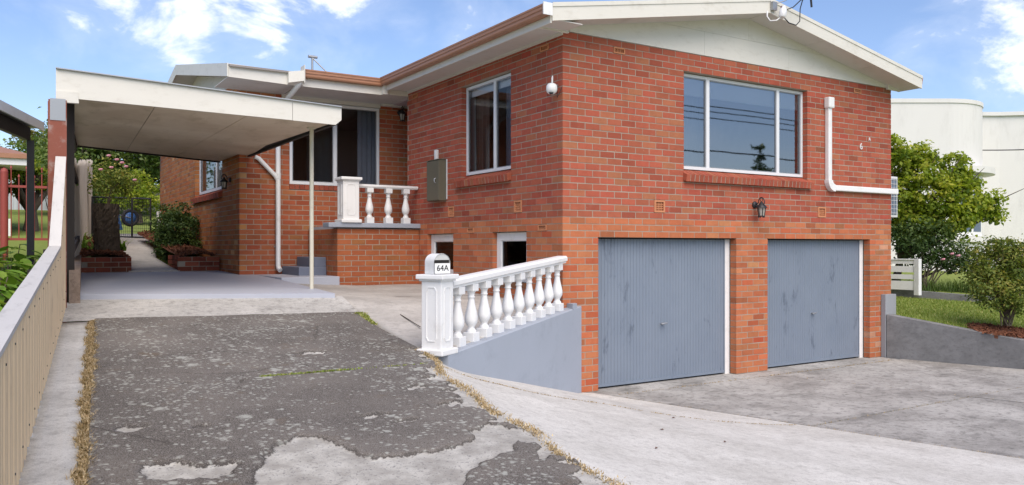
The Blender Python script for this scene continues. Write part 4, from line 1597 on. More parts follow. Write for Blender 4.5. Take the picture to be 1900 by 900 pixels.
# ================================================================== FIXTURES ON THE WALLS
# wall lantern
def lantern(label, x, y, z, k=1.0, nrm=(0, -1)):
    t_ = thing('wall_lantern', label, 'lantern', (x, y, z))
    N = Vector((*nrm, 0))
    c = Vector((x, y, z)) + N * .13 * k
    m = MB()
    m.xf = Matrix.Translation(Vector((x, y, z + .08 * k))) @ N.to_track_quat('Z', 'Y').to_matrix().to_4x4()
    m.lathe([(.0, .0), (.052 * k, .0), (.052 * k, .012), (.04 * k, .028), (.02 * k, .034)], n=16)
    m.build('back_plate', M['black'], t_)
    m = MB()
    pts = [Vector((x, y, z + .08 * k)) + N * .02]
    for i in range(9):
        a = i / 8 * pi * 1.1
        pts.append(c + Vector((0, 0, .10 * k)) - N * (.055 * k * cos(a)) + Vector((0, 0, .075 * k * sin(a) + .01)))
    m.tube(pts, .007 * k, 6)
    ring = [c + Vector((0, 0, .148 * k)) + Vector((.026 * k * cos(a), 0, .026 * k * sin(a))) for a in [i * pi / 6 for i in range(13)]]
    m.tube(ring, .005 * k, 6, False)
    m.build('arm', M['black'], t_)
    m = MB()
    m.lathe([(.086 * k, .030 * k), (.084 * k, .038 * k), (.045 * k, .078 * k), (.018 * k, .112 * k), (.006 * k, .125 * k)], c, 6)
    m.build('hood', M['black'], t_)
    m = MB()
    m.lathe([(.040 * k, -.090 * k), (.058 * k, .030 * k)], c, 6)
    m.build('glass', M['lampglass'], t_)
    m = MB()
    for i in range(6):
        a = 2 * pi * i / 6
        m.tube([c + Vector((.041 * k * cos(a), .041 * k * sin(a), -.092 * k)), c + Vector((.060 * k * cos(a), .060 * k * sin(a), .03 * k))], .006 * k, 5)
        m.tube([c + Vector((.041 * k * cos(a), .041 * k * sin(a), -.085 * k)), c + Vector((.046 * k * cos(a), .046 * k * sin(a), -.112 * k))], .008 * k, 5)
    m.lathe([(.046 * k, -.098 * k), (.048 * k, -.086 * k)], c, 6)
    m.build('cage', M['black'], t_)


lantern('black six-sided coach lantern on the brick between the garage doors', 3.50, -.002, 2.40)
lantern('black coach lantern beside the entry under the deep eave', .30, 5.592, 4.28, .95)
lantern('dark bracket lantern on the side wall beside the carport roof', -2.603, 6.2, 2.95, .85, (-1, 0))

# meter box
t_ = thing('meter_box', 'olive green metal meter box on the brick side wall', 'meter box', (-.06, 3.33, 2.6))
MB().bbox(-.125, -.002, 3.13, 3.56, 2.59, 3.235, .006).build('case', M['meter'], t_)
MB().bbox(-.138, -.124, 3.135, 3.555, 2.60, 3.225, .004).build('door', M['meter'], t_)
MB().tube([(-.140, 3.23, 2.87), (-.165, 3.23, 2.88), (-.168, 3.23, 2.93), (-.140, 3.23, 2.945)], .008, 6).build('handle', M['zinc'], t_)
MB().box(-.142, -.002, 3.12, 3.57, 3.236, 3.246).build('cap', M['meter'], t_)
MB().bbox(-.05, -.002, 3.40, 3.47, 3.247, 3.42, .008).build('conduit', M['white'], t_)
MB().box(-.012, -.003, 3.095, 3.12, 2.61, 3.24).build('backing_board', M['white'], t_)

# pipe cover of the air conditioner
t_ = thing('pipe_cover', 'white L-shaped pipe cover crossing the upper red brick facade', 'pipe cover', (5.2, -.03, 2.8))
MB().bbox(5.135, 5.225, -.075, -.002, 2.86, 4.11, .014).build('vertical_duct', M['white'], t_)
MB().bbox(5.30, 7.02, -.075, -.002, 2.755, 2.845, .014).build('horizontal_duct', M['white'], t_)
m = MB()
m.extrude([(-.042, 0), (.042, 0), (.042, .077), (-.042, .077)], (5.18, -.002, 2.90), (5.18, -.002, 2.86), (0, -1, 0))
ang = [radians(180 + 90 * i / 6) for i in range(7)]
ctrx, ctrz, r0, r1 = 5.305, 2.92, .07, .185
vs, fs = [], []
for a in ang:
    a2 = a
    for (r, y) in ((r0, -.002), (r1 - .005, -.002), (r1 - .005, -.082), (r0, -.082)):
        vs.append((ctrx + r * cos(a2), y, ctrz + r * sin(a2)))
for i in range(len(ang) - 1):
    for e in range(4):
        fs.append((i * 4 + e, i * 4 + (e + 1) % 4, (i + 1) * 4 + (e + 1) % 4, (i + 1) * 4 + e))
fs += [(0, 1, 2, 3), tuple(len(ang) * 4 - 4 + k for k in (3, 2, 1, 0))]
m.add(vs, fs)
m.build('elbow', M['white'], t_)
MB().bbox(5.110, 5.250, -.105, -.002, 4.06, 4.235, .022).build('wall_cap', M['white'], t_)

# outdoor unit
t_ = thing('air_conditioner', 'white outdoor air conditioner hung on the far side wall of the house', 'air conditioner', (7.15, .5, 2.35))
MB().bbox(6.985, 7.27, .10, .95, 2.37, 3.08, .012).build('case', M['acwhite'], t_)
MB().box(7.02, 7.235, .088, .099, 2.42, 3.04).build('coil', M['fin'], t_)
for i in range(9):
    z = 2.44 + i * .072
    MB().box(7.015, 7.24, .080, .087, z, z + .007).build('guard_bar', M['acwhite'], t_)
for x in (7.06, 7.13, 7.20):
    MB().box(x, x + .006, .0805, .0865, 2.42, 3.04).build('guard_bar', M['acwhite'], t_)
MB().box(6.925, 7.25, .2, .24, 2.33, 2.368).box(6.925, 7.25, .8, .84, 2.33, 2.368).build('bracket', M['zinc'], t_)

# security camera
t_ = thing('security_camera', 'small white round security camera with two antennas at the house corner', 'camera', (-.06, .12, 3.78))
cx, cy, cz = -.125, .06, 3.83
m = MB()
m.lathe([(.0, -.072), (.036, -.064), (.062, -.041), (.072, -.005), (.067, .036), (.047, .062), (.0, .074)], (cx, cy, cz), 16)
m.build('dome', M['white'], t_)
MB().lathe([(.0, -.034), (.022, -.03), (.028, -.012), (.0, -.01)], (cx - .036, cy - .04, cz - .045), 12).build('lens', M['black'], t_)
MB().tube([(cx + .02, cy + .03, cz + .02), (cx + .025, cy + .03, cz + .15)], .008, 6).build('antenna', M['white'], t_)
MB().tube([(cx - .02, cy - .045, cz + .02), (cx - .02, cy - .045, cz + .15)], .008, 6).build('antenna', M['white'], t_)
MB().tube([(cx, cy, cz + .03), (-.05, cy + .03, cz + .06), (-.004, cy + .05, cz + .06)], .018, 8).build('bracket', M['zinc'], t_)
MB().tube([(-.01, .10, cz - .02), (-.05, .05, cz - .10), (-.06, .0, cz - .08), (-.012, .0, cz + .02)], .004, 5).build('cable', M['black'], t_)

# service line at the gable apex
t_ = thing('service_connection', 'white power insulators and looped cables on the gable apex', 'insulator', (3.45, -.5, 5.2))
MB().box(3.36, 3.45, -.46, -.42, 5.24, 5.36).build('bracket', M['zinc'], t_)
m = MB()
m.xf = Matrix.Translation((3.45, -.56, 5.20)) @ Matrix.Rotation(radians(14), 4, 'Y')
m.lathe([(.040, -.09), (.052, -.07), (.050, .03), (.030, .05), (.030, .08)], n=14)
m.build('junction_pot', M['ceramic'], t_)
MB().lathe([(.0, -.03), (.026, -.028), (.032, .0), (.024, .026), (.0, .03)], (3.62, -.60, 5.42), 12).build('insulator', M['ceramic'], t_)
MB().box(3.485, 3.525, -.53, -.49, 5.25, 5.30).build('fuse', M['redgate'], t_)
MB().tube([(3.25, -.45, 5.20), (3.22, -.47, 5.12), (3.27, -.48, 5.06), (3.36, -.52, 5.07), (3.42, -.55, 5.12)], .011, 6).build('cable', M['ceramic'], t_)
MB().tube([(3.47, -.56, 5.12), (3.55, -.58, 5.05), (3.68, -.60, 5.03), (3.76, -.60, 5.10), (3.77, -.60, 5.28), (3.80, -.62, 5.41)], .008, 6).build('cable', M['black'], t_)
MB().tube([(3.48, -.56, 5.22), (3.62, -.60, 5.28), (3.76, -.62, 5.40), (3.92, -.63, 5.45)], .008, 6).build('cable', M['black'], t_)
MB().tube([(3.44, -.45, 5.34), (3.52, -.52, 5.37), (3.60, -.58, 5.42)], .007, 5).build('tie', M['zinc'], t_)
MB().tube([(3.97, -.63, 5.44), (3.98, -.63, 5.37), (3.985, -.63, 5.33)], .016, 6).build('clamp', M['black'], t_)
ws = Vector((3.64, -.60, 5.425))
we = Vector((14.0, -9.0, 6.9))
pts = [ws.lerp(we, k / 24) + Vector((0, 0, -.35 * 4 * (k / 24) * (1 - k / 24))) for k in range(25)]
o = MB().tube(pts, .013, 6).build('power_line', M['black'])
tagp(o, 'black service cable running from the gable apex to the street', 'cable')

# ================================================================== CARPORT
cp = thing('carport', 'flat-roofed carport with cream fascia on a thin cream pole', 'carport', (-4, 4, 1.3))
FLc, FRc, BLc, BRc = Vector((-5.43, 1.70, 0)), Vector((-2.42, 1.27, 0)), Vector((-4.94, 6.75, 0)), Vector((-2.62, 6.93, 0))
zc_ = lambda x: 3.385 + (-x - 2.42) * .052                # underside
zct = lambda x: 3.525 + (-x - 2.42) * .066                # top of sheet
def quadP(s, t):                                          # s across, t back; right side notched at the house
    a = FLc.lerp(FRc, s)
    b = BLc.lerp(BRc, s)
    return a.lerp(b, t)
m = MB()
poly = [(FLc.x, FLc.y), (FRc.x - .02, FRc.y), (-2.425, 5.58), (-2.615, 5.58), (-2.615, 6.93), (BLc.x, BLc.y)]
m.prism(poly, lambda x, y: zct(x) - .03, lambda x, y: zct(x))
m.build('roof_sheet', M['zinc'], cp)
# lining sheets with open joints
cuts_s = [0, .33, .665, .985]
cuts_t = [0.01, .50, .99]
for i in range(3):
    for j in range(2):
        s0, s1, t0, t1 = cuts_s[i] + .0012, cuts_s[i + 1] - .0012, cuts_t[j] + .001, cuts_t[j + 1] - .001
        c = [quadP(s0, t0), quadP(s1, t0), quadP(s1, t1), quadP(s0, t1)]
        if i == 2 and j == 1:
            c = [quadP(s0, t0), quadP(s1, t0), Vector((-2.43, 5.57, 0)), Vector((-2.63, 5.57, 0)), Vector((-2.63, 6.9, 0)), quadP(s0, t1)]
        m = MB()
        m.prism([(p.x, p.y) for p in c], lambda x, y: zc_(x), lambda x, y: zc_(x) + .008)
        m.build('lining_sheet', M['lining'], cp)
m = MB()
m.prism(poly, lambda x, y: zc_(x) + .012, lambda x, y: zc_(x) + .02)
m.build('lining_batten', M['darktimber'], cp)
# fascia: long board and short end board with a chamfered lower corner
dF = (FRc - FLc).normalized()
nF = Vector((dF.y, -dF.x, 0))
def fas(s0, s1, z0a, z0b, name='fascia_board', chamfer=0):
    a, b = FLc.lerp(FRc, s0), FLc.lerp(FRc, s1)
    m = MB()
    ta, tb = zct(a.x) + .03, zct(b.x) + .03
    prof = [(a, z0a), (b - dF * chamfer, z0b), (b, z0b + chamfer * .9), (b, tb), (a, ta)] if chamfer else [(a, z0a), (b, z0b), (b, tb), (a, ta)]
    n = len(prof)
    vs = [(p.x + nF.x * .028, p.y + nF.y * .028, z) for p, z in prof] + [(p.x + nF.x * .002, p.y + nF.y * .002, z) for p, z in prof]
    m.add(vs, [tuple(range(n)), tuple(range(2 * n - 1, n - 1, -1))] + [(i, n + i, n + (i + 1) % n, (i + 1) % n) for i in range(n)])
    return m.build(name, M['cream'], cp)
fas(0, .808, 3.455, 3.365)
fas(.8095, 1.0, 3.363, 3.342, chamfer=.07)
m = MB()
m.extrude([(-.01, 0), (.03, 0), (.03, .012), (-.01, .012)], (FLc.x + nF.x * .03, FLc.y + nF.y * .03, zct(FLc.x) + .031), (FRc.x + nF.x * .03, FRc.y + nF.y * .03, zct(FRc.x) + .031))
m.build('capping', M['zinc'], cp)
MB().hexa([(-5.435, 1.66, 3.40), (-5.22, 1.63, 3.40), (-5.22, 1.70, 3.40), (-5.435, 1.70, 3.40), (-5.435, 1.66, 3.52), (-5.235, 1.63, 3.52), (-5.235, 1.70, 3.52), (-5.435, 1.70, 3.52)]).build('fascia_return', M['cream'], cp)
# dark edge beams
m = MB()
m.extrude([(-.025, 0), (.025, 0), (.025, .11), (-.025, .11)], (-2.45, 1.32, 3.365), (-2.45, 5.55, 3.365))
m.build('edge_beam', M['darktimber'], cp)
m = MB()
m.hexa([(BLc.x, BLc.y - .04, zc_(BLc.x) - .02), (BRc.x - .01, BRc.y - .06, zc_(BRc.x) - .02), (BRc.x - .01, BRc.y, zc_(BRc.x) - .02), (BLc.x, BLc.y + .02, zc_(BLc.x) - .02),
        (BLc.x, BLc.y - .04, zc_(BLc.x) + .10), (BRc.x - .01, BRc.y - .06, zc_(BRc.x) + .10), (BRc.x - .01, BRc.y, zc_(BRc.x) + .10), (BLc.x, BLc.y + .02, zc_(BLc.x) + .10)])
m.build('edge_beam', M['darktimber'], cp)
m = MB()
m.extrude([(-.03, 0), (.03, 0), (.03, .14), (-.03, .14)], (-5.37, 1.74, 3.46), (-4.94, 6.72, 3.43))
m.build('edge_beam', M['darktimber'], cp)
MB().tube([(-2.56, 1.96, 1.31), (-2.56, 1.96, 3.40)], .027, 12).build('pole', M['creampost'], cp)
MB().bbox(-2.61, -2.51, 1.92, 2.0, 3.375, 3.395, .004).build('pole_cap', M['creampost'], cp)
# red steel post at the front, dark timber posts behind
m = MB()
px, py = -5.42, 1.72
m.box(px - .085, px + .085, py - .09, py - .075, .9, 3.42).box(px - .085, px + .085, py + .06, py + .075, .9, 3.42).box(px - .006, px + .006, py - .075, py + .06, .9, 3.42)
m.build('steel_post', M['rust'], cp)
MB().box(px - .07, px + .075, py - .096, py - .091, 3.2, 3.43).build('post_plate', M['zinc'], cp)
for y, xx in ((1.98, -5.285), (2.35, -5.27)):
    MB().box(xx - .05, xx + .045, y, y + .09, 1.2, 3.46).build('timber_post', M['darktimber'], cp)
m = MB()
m.extrude([(-.02, 0), (.02, 0), (.02, .09), (-.02, .09)], (-5.26, 2.0, 1.78), (-4.90, 6.6, 1.95))
m.build('timber_rail', M['darktimber'], cp)
m = MB()
m.extrude([(-.02, 0), (.02, 0), (.02, .09), (-.02, .09)], (-5.28, 2.0, 2.75), (-4.92, 6.6, 2.85))
m.build('timber_rail', M['darktimber'], cp)

# low block kerb wall on the left of the carport floor
o = MB().hexa([(-5.30, 1.9, 1.0), (-5.19, 1.9, 1.0), (-4.84, 6.9, 1.2), (-4.95, 6.9, 1.2), (-5.30, 1.9, 1.60), (-5.19, 1.9, 1.60), (-4.84, 6.9, 1.72), (-4.95, 6.9, 1.72)]).build('kerb_wall', M['kerb'])
tagp(o, 'low brown block wall along the left of the carport floor', 'low wall')

# ================================================================== BOUNDARY FENCES
fn = thing('sheet_fence', 'tan ribbed steel fence with pale flat capping beside the driveway', 'fence', (xF(-2), -2, .8))
ztop = lambda y: float(np.interp(y, [-9, .45, 1.60], [zu(-9) + .79, zu(.45) + .785, 2.80]))
fd = Vector((.09, 1, 0)).normalized()
fnN = Vector((1, -.09, 0)).normalized()
y0 = -6.6
while y0 < 1.55:
    y1 = min(1.62, y0 + .76)
    m = MB()
    n = int(round((y1 - y0) / .19))
    pr = []
    for i in range(n):
        a = y0 + (y1 - y0) * i / n
        st_ = (y1 - y0) / n
        pr += [(a + .004, 0), (a + st_ * .28, .0), (a + st_ * .46, .052), (a + st_ * .60, .052), (a + st_ * .66, .040), (a + st_ * .74, .040), (a + st_ * .80, .052), (a + st_ * .92, .052)]
    pr.append((y1 - .004, 0))
    vs, fs = [], []
    for (y, d) in pr:
        x = xF(y) + d - .045
        vs += [(x, y, zu(y) - .0 + random.uniform(.0, .025)), (x, y, ztop(y) - .012)]
    for i in range(len(pr) - 1):
        fs.append((2 * i, 2 * i + 2, 2 * i + 3, 2 * i + 1))
    m.add(vs, fs)
    sh = m.build('ribbed_sheet', M['sheet'], fn)
    s = MB()
    for i in range(0, n, 2):
        a = y0 + (y1 - y0) * (i + .52) / n
        for fz in (.16, .90):
            z = zu(a) + (ztop(a) - zu(a)) * fz + random.uniform(-.01, .01)
            s.tube([(xF(a) - .002, a, z), (xF(a) + .011, a, z)], .006, 6)
    s.build('screws', M['black'], sh, kind='stuff')
    y0 = y1
caps = [(-6.6, -4.0), (-4.0, -2.55), (-2.55, -.55), (-.55, .45), (.45, 1.60)]
for (a, b) in caps:
    m = MB()
    pa, pb_ = Vector((xF(a), a + .003, ztop(a))), Vector((xF(b), b - .003, ztop(b)))
    m.extrude([(-.088, -.01), (.010, -.01), (.010, .016), (-.088, .016)], pa, pb_, (0, 0, 1))
    m.build('capping', M['fencecap'], fn)
for y in (-5.5, -3.4, -1.3, .4):
    MB().box(xF(y) - .13, xF(y) - .06, y - .04, y + .04, zu(y) - .1, ztop(y) - .012).build('post', M['darktimber'], fn)

# grey paling fence beyond the carport
pf = thing('paling_fence', 'grey weathered timber paling fence running back beside the garden bed', 'fence', (-4.5, 10, 1.6))
y = 4.4
while y < 15.4:
    x = -4.90 + (y - 6.89) * .1046
    w_ = random.uniform(.085, .10)
    h = 1.80 + random.uniform(-.05, .05)
    zb = zu(y) + .05
    m = MB()
    tl = random.uniform(-.012, .012)
    m.hexa([(x - .009, y, zb), (x + .009, y, zb), (x + .009, y + w_, zb), (x - .009, y + w_, zb), (x - .009 + tl, y, zb + h), (x + .009 + tl, y, zb + h), (x + .009 + tl, y + w_, zb + h), (x - .009 + tl, y + w_, zb + h)])
    m.build('paling', M['palings'], pf)
    y += w_ + .006
for hh in (.4, 1.5):
    m = MB()
    m.extrude([(-.02, 0), (.02, 0), (.02, .07), (-.02, .07)], (-5.29, 4.4, zu(4.4) + hh), (-4.13, 15.4, zu(15.4) + hh))
    m.build('rail', M['palings'], pf)

# ================================================================== PLANTS
def leaf_cloud(centres, radii, n, size, flat=.75, shell=.55, clump=26, cl_r=.16, droop=.3, aspect=.55, up_light=.55):
    """leaf quads gathered in clumps through a set of ellipsoidal lobes; returns V, F, leafr"""
    centres = np.array(centres, float)
    radii = np.array(radii, float)
    if radii.ndim == 1: radii = np.column_stack([radii, radii, radii * flat])
    vol = np.prod(radii, 1) ** (2 / 3)
    ncl = max(1, n // clump)
    li = rng.choice(len(centres), ncl, p=vol / vol.sum())
    d = rng.normal(size=(ncl, 3))
    d /= np.linalg.norm(d, axis=1)[:, None]
    rr = shell + (1 - shell) * rng.random(ncl) ** .7
    rr *= rng.uniform(.85, 1.12, ncl)
    cc = centres[li] + d * rr[:, None] * radii[li]
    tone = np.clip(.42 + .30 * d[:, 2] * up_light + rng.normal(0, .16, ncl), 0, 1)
    ci = np.repeat(np.arange(ncl), clump)
    m = len(ci)
    pos = cc[ci] + rng.normal(size=(m, 3)) * cl_r * np.array([1, 1, .7])
    nrm = rng.normal(size=(m, 3)) + np.array([0, 0, .9]) + d[ci] * .7
    nrm /= np.linalg.norm(nrm, axis=1)[:, None]
    ax = rng.normal(size=(m, 3)) + np.array([0, 0, -droop])
    ax -= (ax * nrm).sum(1)[:, None] * nrm
    ax /= np.linalg.norm(ax, axis=1)[:, None]
    sd = np.cross(nrm, ax)
    s = size * rng.uniform(.6, 1.35, m)
    L = ax * s[:, None]
    S = sd * (s * aspect)[:, None]
    fold = nrm * (s * .18)[:, None]
    V = np.concatenate([pos - L * .5, pos + S * .5 + fold + L * .05, pos + L * .55, pos - S * .5 + fold + L * .05], 0)
    i = np.arange(m)
    F = np.column_stack([i, i + m, i + 2 * m, i + 3 * m])
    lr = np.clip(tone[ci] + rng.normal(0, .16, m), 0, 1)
    return V, F, lr


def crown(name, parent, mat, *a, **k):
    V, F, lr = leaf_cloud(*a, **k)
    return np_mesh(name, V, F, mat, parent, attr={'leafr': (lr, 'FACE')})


def limbs(base, tips, r0, mat, parent, name='trunk', fork=.35, bend=.12):
    m = MB()
    base = Vector(base)
    mean = sum((Vector(t_) for t_ in tips), Vector()) / len(tips)
    fk = base.lerp(Vector((base.x * .6 + mean.x * .4, base.y * .6 + mean.y * .4, mean.z)), fork)
    m.tube([base, base.lerp(fk, .5) + Vector((random.uniform(-bend, bend) * .4, random.uniform(-bend, bend) * .4, 0)), fk], [r0 * 1.25, r0, r0 * .85], 9)
    for t_ in tips:
        t_ = Vector(t_)
        mid = fk.lerp(t_, .5) + Vector((random.uniform(-bend, bend), random.uniform(-bend, bend), random.uniform(0, bend)))
        m.tube([fk, mid, t_], [r0 * .7, r0 * .4, r0 * .12], 7)
        for _ in range(2):
            e = t_ + Vector((random.uniform(-.4, .4), random.uniform(-.4, .4), random.uniform(-.1, .4))) * (t_ - fk).length * .5
            m.tube([mid, mid.lerp(e, .6), e], [r0 * .3, r0 * .18, r0 * .06], 5)
    return m.build(name, mat, parent)


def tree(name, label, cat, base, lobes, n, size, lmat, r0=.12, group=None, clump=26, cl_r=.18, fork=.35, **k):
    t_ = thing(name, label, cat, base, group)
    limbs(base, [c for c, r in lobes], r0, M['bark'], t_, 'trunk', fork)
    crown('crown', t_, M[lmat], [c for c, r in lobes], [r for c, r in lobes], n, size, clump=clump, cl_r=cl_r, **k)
    return t_


CD = Vector((cos(radians(57.8)), sin(radians(57.8)), 0))
CR = Vector((sin(radians(57.8)), -cos(radians(57.8)), 0))
def fr(r, d, z):
    """ground position from metres to the right of and ahead of the standpoint"""
    p = Vector((CAM.x, CAM.y, 0)) + CR * r + CD * d
    return (p.x, p.y, z)


# --- maple between the house and the white neighbour
lob = [(fr(9.0, 18.8, 3.75), .55), (fr(9.35, 18.4, 3.5), .42), (fr(9.55, 18.6, 3.95), .34), (fr(8.9, 18.6, 2.9), .6), (fr(9.7, 18.4, 3.0), .55), (fr(10.2, 18.5, 3.36), .42), (fr(10.45, 18.4, 2.9), .46), (fr(10.9, 18.5, 2.72), .30),
       (fr(11.15, 18.4, 2.98), .18), (fr(10.1, 18.3, 2.45), .48), (fr(9.3, 18.5, 2.3), .5), (fr(10.62, 18.6, 3.42), .26), (fr(8.75, 18.6, 4.15), .35), (fr(10.3, 18.6, 3.75), .3), (fr(11.2, 18.5, 2.62), .22)]
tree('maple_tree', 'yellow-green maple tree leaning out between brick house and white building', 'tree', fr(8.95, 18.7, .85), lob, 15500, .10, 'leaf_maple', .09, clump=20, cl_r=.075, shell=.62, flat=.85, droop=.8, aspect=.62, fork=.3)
lob = [(fr(9.2, 17.9, 1.75), .55), (fr(9.75, 17.8, 1.65), .48), (fr(10.15, 17.8, 1.55), .36), (fr(8.9, 17.9, 2.1), .5), (fr(9.5, 17.9, 2.15), .42)]
t_ = tree('rose_shrub', 'dark leafy rose shrub with bare arching stems under the maple', 'shrub', fr(9.1, 17.9, .80), lob, 5200, .075, 'leaf_dark', .04, clump=20, cl_r=.10)
for i in range(9):
    b = Vector(fr(9.15 + random.uniform(-.1, .1), 17.75, .80))
    e = Vector(fr(random.uniform(9.0, 10.1), 17.6, random.uniform(1.4, 1.75)))
    MB().tube([b, b.lerp(e, .5) + Vector((0, 0, .12)), e], [.02, .013, .006], 6).build('stem', M['stem'], t_)
def bloom(parent, p, r, mat='pink'):
    m = MB()
    p = Vector(p)
    for k in range(9):
        a = k * 2.4
        q = p + Vector((cos(a), sin(a), 0)) * r * (.25 + .06 * k) * .8
        m.lathe([(.0, -.35 * r), (.35 * r, -.2 * r), (.42 * r, .1 * r), (.30 * r, .32 * r)], q + Vector((0, 0, .12 * r * (k % 3))), 7)
    return m.build('bloom', M[mat], parent)
for (x_, y_, z_) in (fr(9.52, 17.3, 1.70), fr(9.66, 17.3, 1.66), fr(9.33, 17.3, 1.58)):
    bloom(t_, (x_, y_, z_), .055)

# --- rose bush on the lawn near the retaining wall
lob = [(fr(7.95, 12.95, 1.55), .40), (fr(7.65, 12.9, 1.30), .32), (fr(8.25, 13.0, 1.35), .42), (fr(7.80, 12.8, 1.10), .34), (fr(8.2, 12.8, 1.05), .36), (fr(7.75, 13.0, 1.78), .24), (fr(8.2, 13.1, 1.75), .28), (fr(7.55, 12.9, 1.55), .18), (fr(8.6, 13.0, 1.5), .35)]
t_ = tree('rose_bush', 'bushy rose with reddish tips in mulch on the right-hand lawn', 'shrub', fr(8.0, 12.95, .60), lob, 9500, .055, 'leaf_rose', .03, clump=18, cl_r=.075, fork=.15)
for i in range(8):
    b = Vector(fr(8.0 + random.uniform(-.12, .12), 12.9, .58))
    e = b + Vector((random.uniform(-.3, .3), random.uniform(-.3, .3), .65))
    MB().tube([b, b.lerp(e, .5), e], [.014, .011, .006], 6).build('stem', M['stem'], t_)
# shoots poking above the crown
m_pts = []
for i in range(16):
    b = Vector(fr(random.uniform(7.5, 8.5), 12.9 + random.uniform(-.2, .2), 1.6))
    e = b + Vector((random.uniform(-.08, .08), random.uniform(-.08, .08), random.uniform(.22, .42)))
    MB().tube([b, e], [.006, .003], 5).build('shoot', M['stem'], t_)
    m_pts += [tuple(b.lerp(e, k)) for k in (.6, .8, 1.0)]
crown('shoot_leaves', t_, M['leaf_rose'], m_pts, [.05] * len(m_pts), 900, .05, clump=10, cl_r=.035)

# --- strappy plants and iris by the low wall
def strap_clump(name, label, base, n, L, w_, mat, spread=.5, group=None, upright=.7):
    t_ = thing(name, label, 'plant', base, group)
    V, F = [], []
    lr = []
    base = Vector(base)
    for i in range(n):
        a = random.uniform(0, 2 * pi)
        d = Vector((cos(a), sin(a), 0))
        s = Vector((-sin(a), cos(a), 0)) * w_ * random.uniform(.7, 1.2)
        l = L * random.uniform(.6, 1.15)
        o_ = base + Vector((random.gauss(0, spread * .3), random.gauss(0, spread * .3), 0))
        ln = random.uniform(.15, .75) * (1.3 - upright)
        prev = None
        for k in range(5):
            u = k / 4
            p = o_ + d * (l * ln * u * u * 1.6) + Vector((0, 0, l * (u - .45 * u * u * (1 - upright) * 2)))
            ww = s * (1 - u) ** .6 * .5
            V += [tuple(p - ww), tuple(p + ww)]
            if k:
                b = len(V) - 4
                F.append((b, b + 1, b + 3, b + 2))
                lr.append(min(1, max(0, .3 + .5 * u + random.gauss(0, .12))))
    np_mesh('leaves', V, F, M[mat], t_, attr={'leafr': (lr, 'FACE')})
    return t_


for k, (r, d) in enumerate([(9.05, 16.7), (9.3, 16.6), (9.55, 16.6), (9.75, 16.5), (8.8, 16.9), (9.95, 16.4)]):
    strap_clump('strap_plant', 'tuft of dark strappy leaves behind the low garden wall', fr(r, d + .95, .80), 70, .46, .022, 'leaf_grass', .42, 'tufts behind the low garden wall', .72)
t_ = strap_clump('iris', 'iris with one purple flower on a tall stem by the white building', fr(9.95, 17.05, .76), 26, .6, .035, 'leaf_grass', .2, None, .85)
b = Vector(fr(9.85, 16.95, .76))
MB().tube([b, b + Vector((.05, -.02, .4)), b + Vector((.10, -.05, .74))], [.008, .007, .006], 6).build('stalk', M['stem'], t_)
bloom(t_, b + Vector((.11, -.05, .80)), .06, 'purple')

# --- round dark bush beside the house wall
lob = [(Vector((-3.0, 9.1, 2.20)), .42), ((-3.05, 9.5, 2.30), .36), ((-2.95, 8.8, 2.25), .34), ((-3.0, 9.2, 1.85), .40), ((-3.02, 9.1, 2.55), .32), ((-3.1, 9.6, 1.95), .36), ((-2.95, 8.75, 1.9), .32)]
tree('round_bush', 'dense dark green bush clipped against the brick side wall', 'bush', (-3.0, 9.15, 1.60), [(tuple(c), r) for c, r in lob], 8500, .055, 'leaf_dark', .03, clump=24, cl_r=.06, shell=.7, fork=.2)

# --- stump
t_ = thing('tree_stump', 'tall cut tree stump standing in the mulched garden bed', 'stump', (-4.39, 7.74, 1.66))
m = MB()
n, rows = 44, 22
vs, fs = [], []
for j in range(rows):
    z = 1.60 + 1.02 * j / (rows - 1)
    fl = 1 + .28 * max(0, 1 - j / 6.5) ** 2
    for i in range(n):
        a = 2 * pi * i / n
        r = .205 * fl * (1 + .05 * sin(3 * a + j * .3) + .03 * sin(7 * a + .4 * j) + random.uniform(-.055, .055))
        vs.append((-4.39 + r * cos(a), 7.74 + r * sin(a), z))
for j in range(rows - 1):
    for i in range(n):
        fs.append((j * n + i, j * n + (i + 1) % n, (j + 1) * n + (i + 1) % n, (j + 1) * n + i))
m.add(vs, fs)
m.build('trunk', M['bark'], t_)
m = MB()
m.add([vs[(rows - 1) * n + i] for i in range(n)], [tuple(range(n))])
m.build('cut_face', M['stem'], t_)

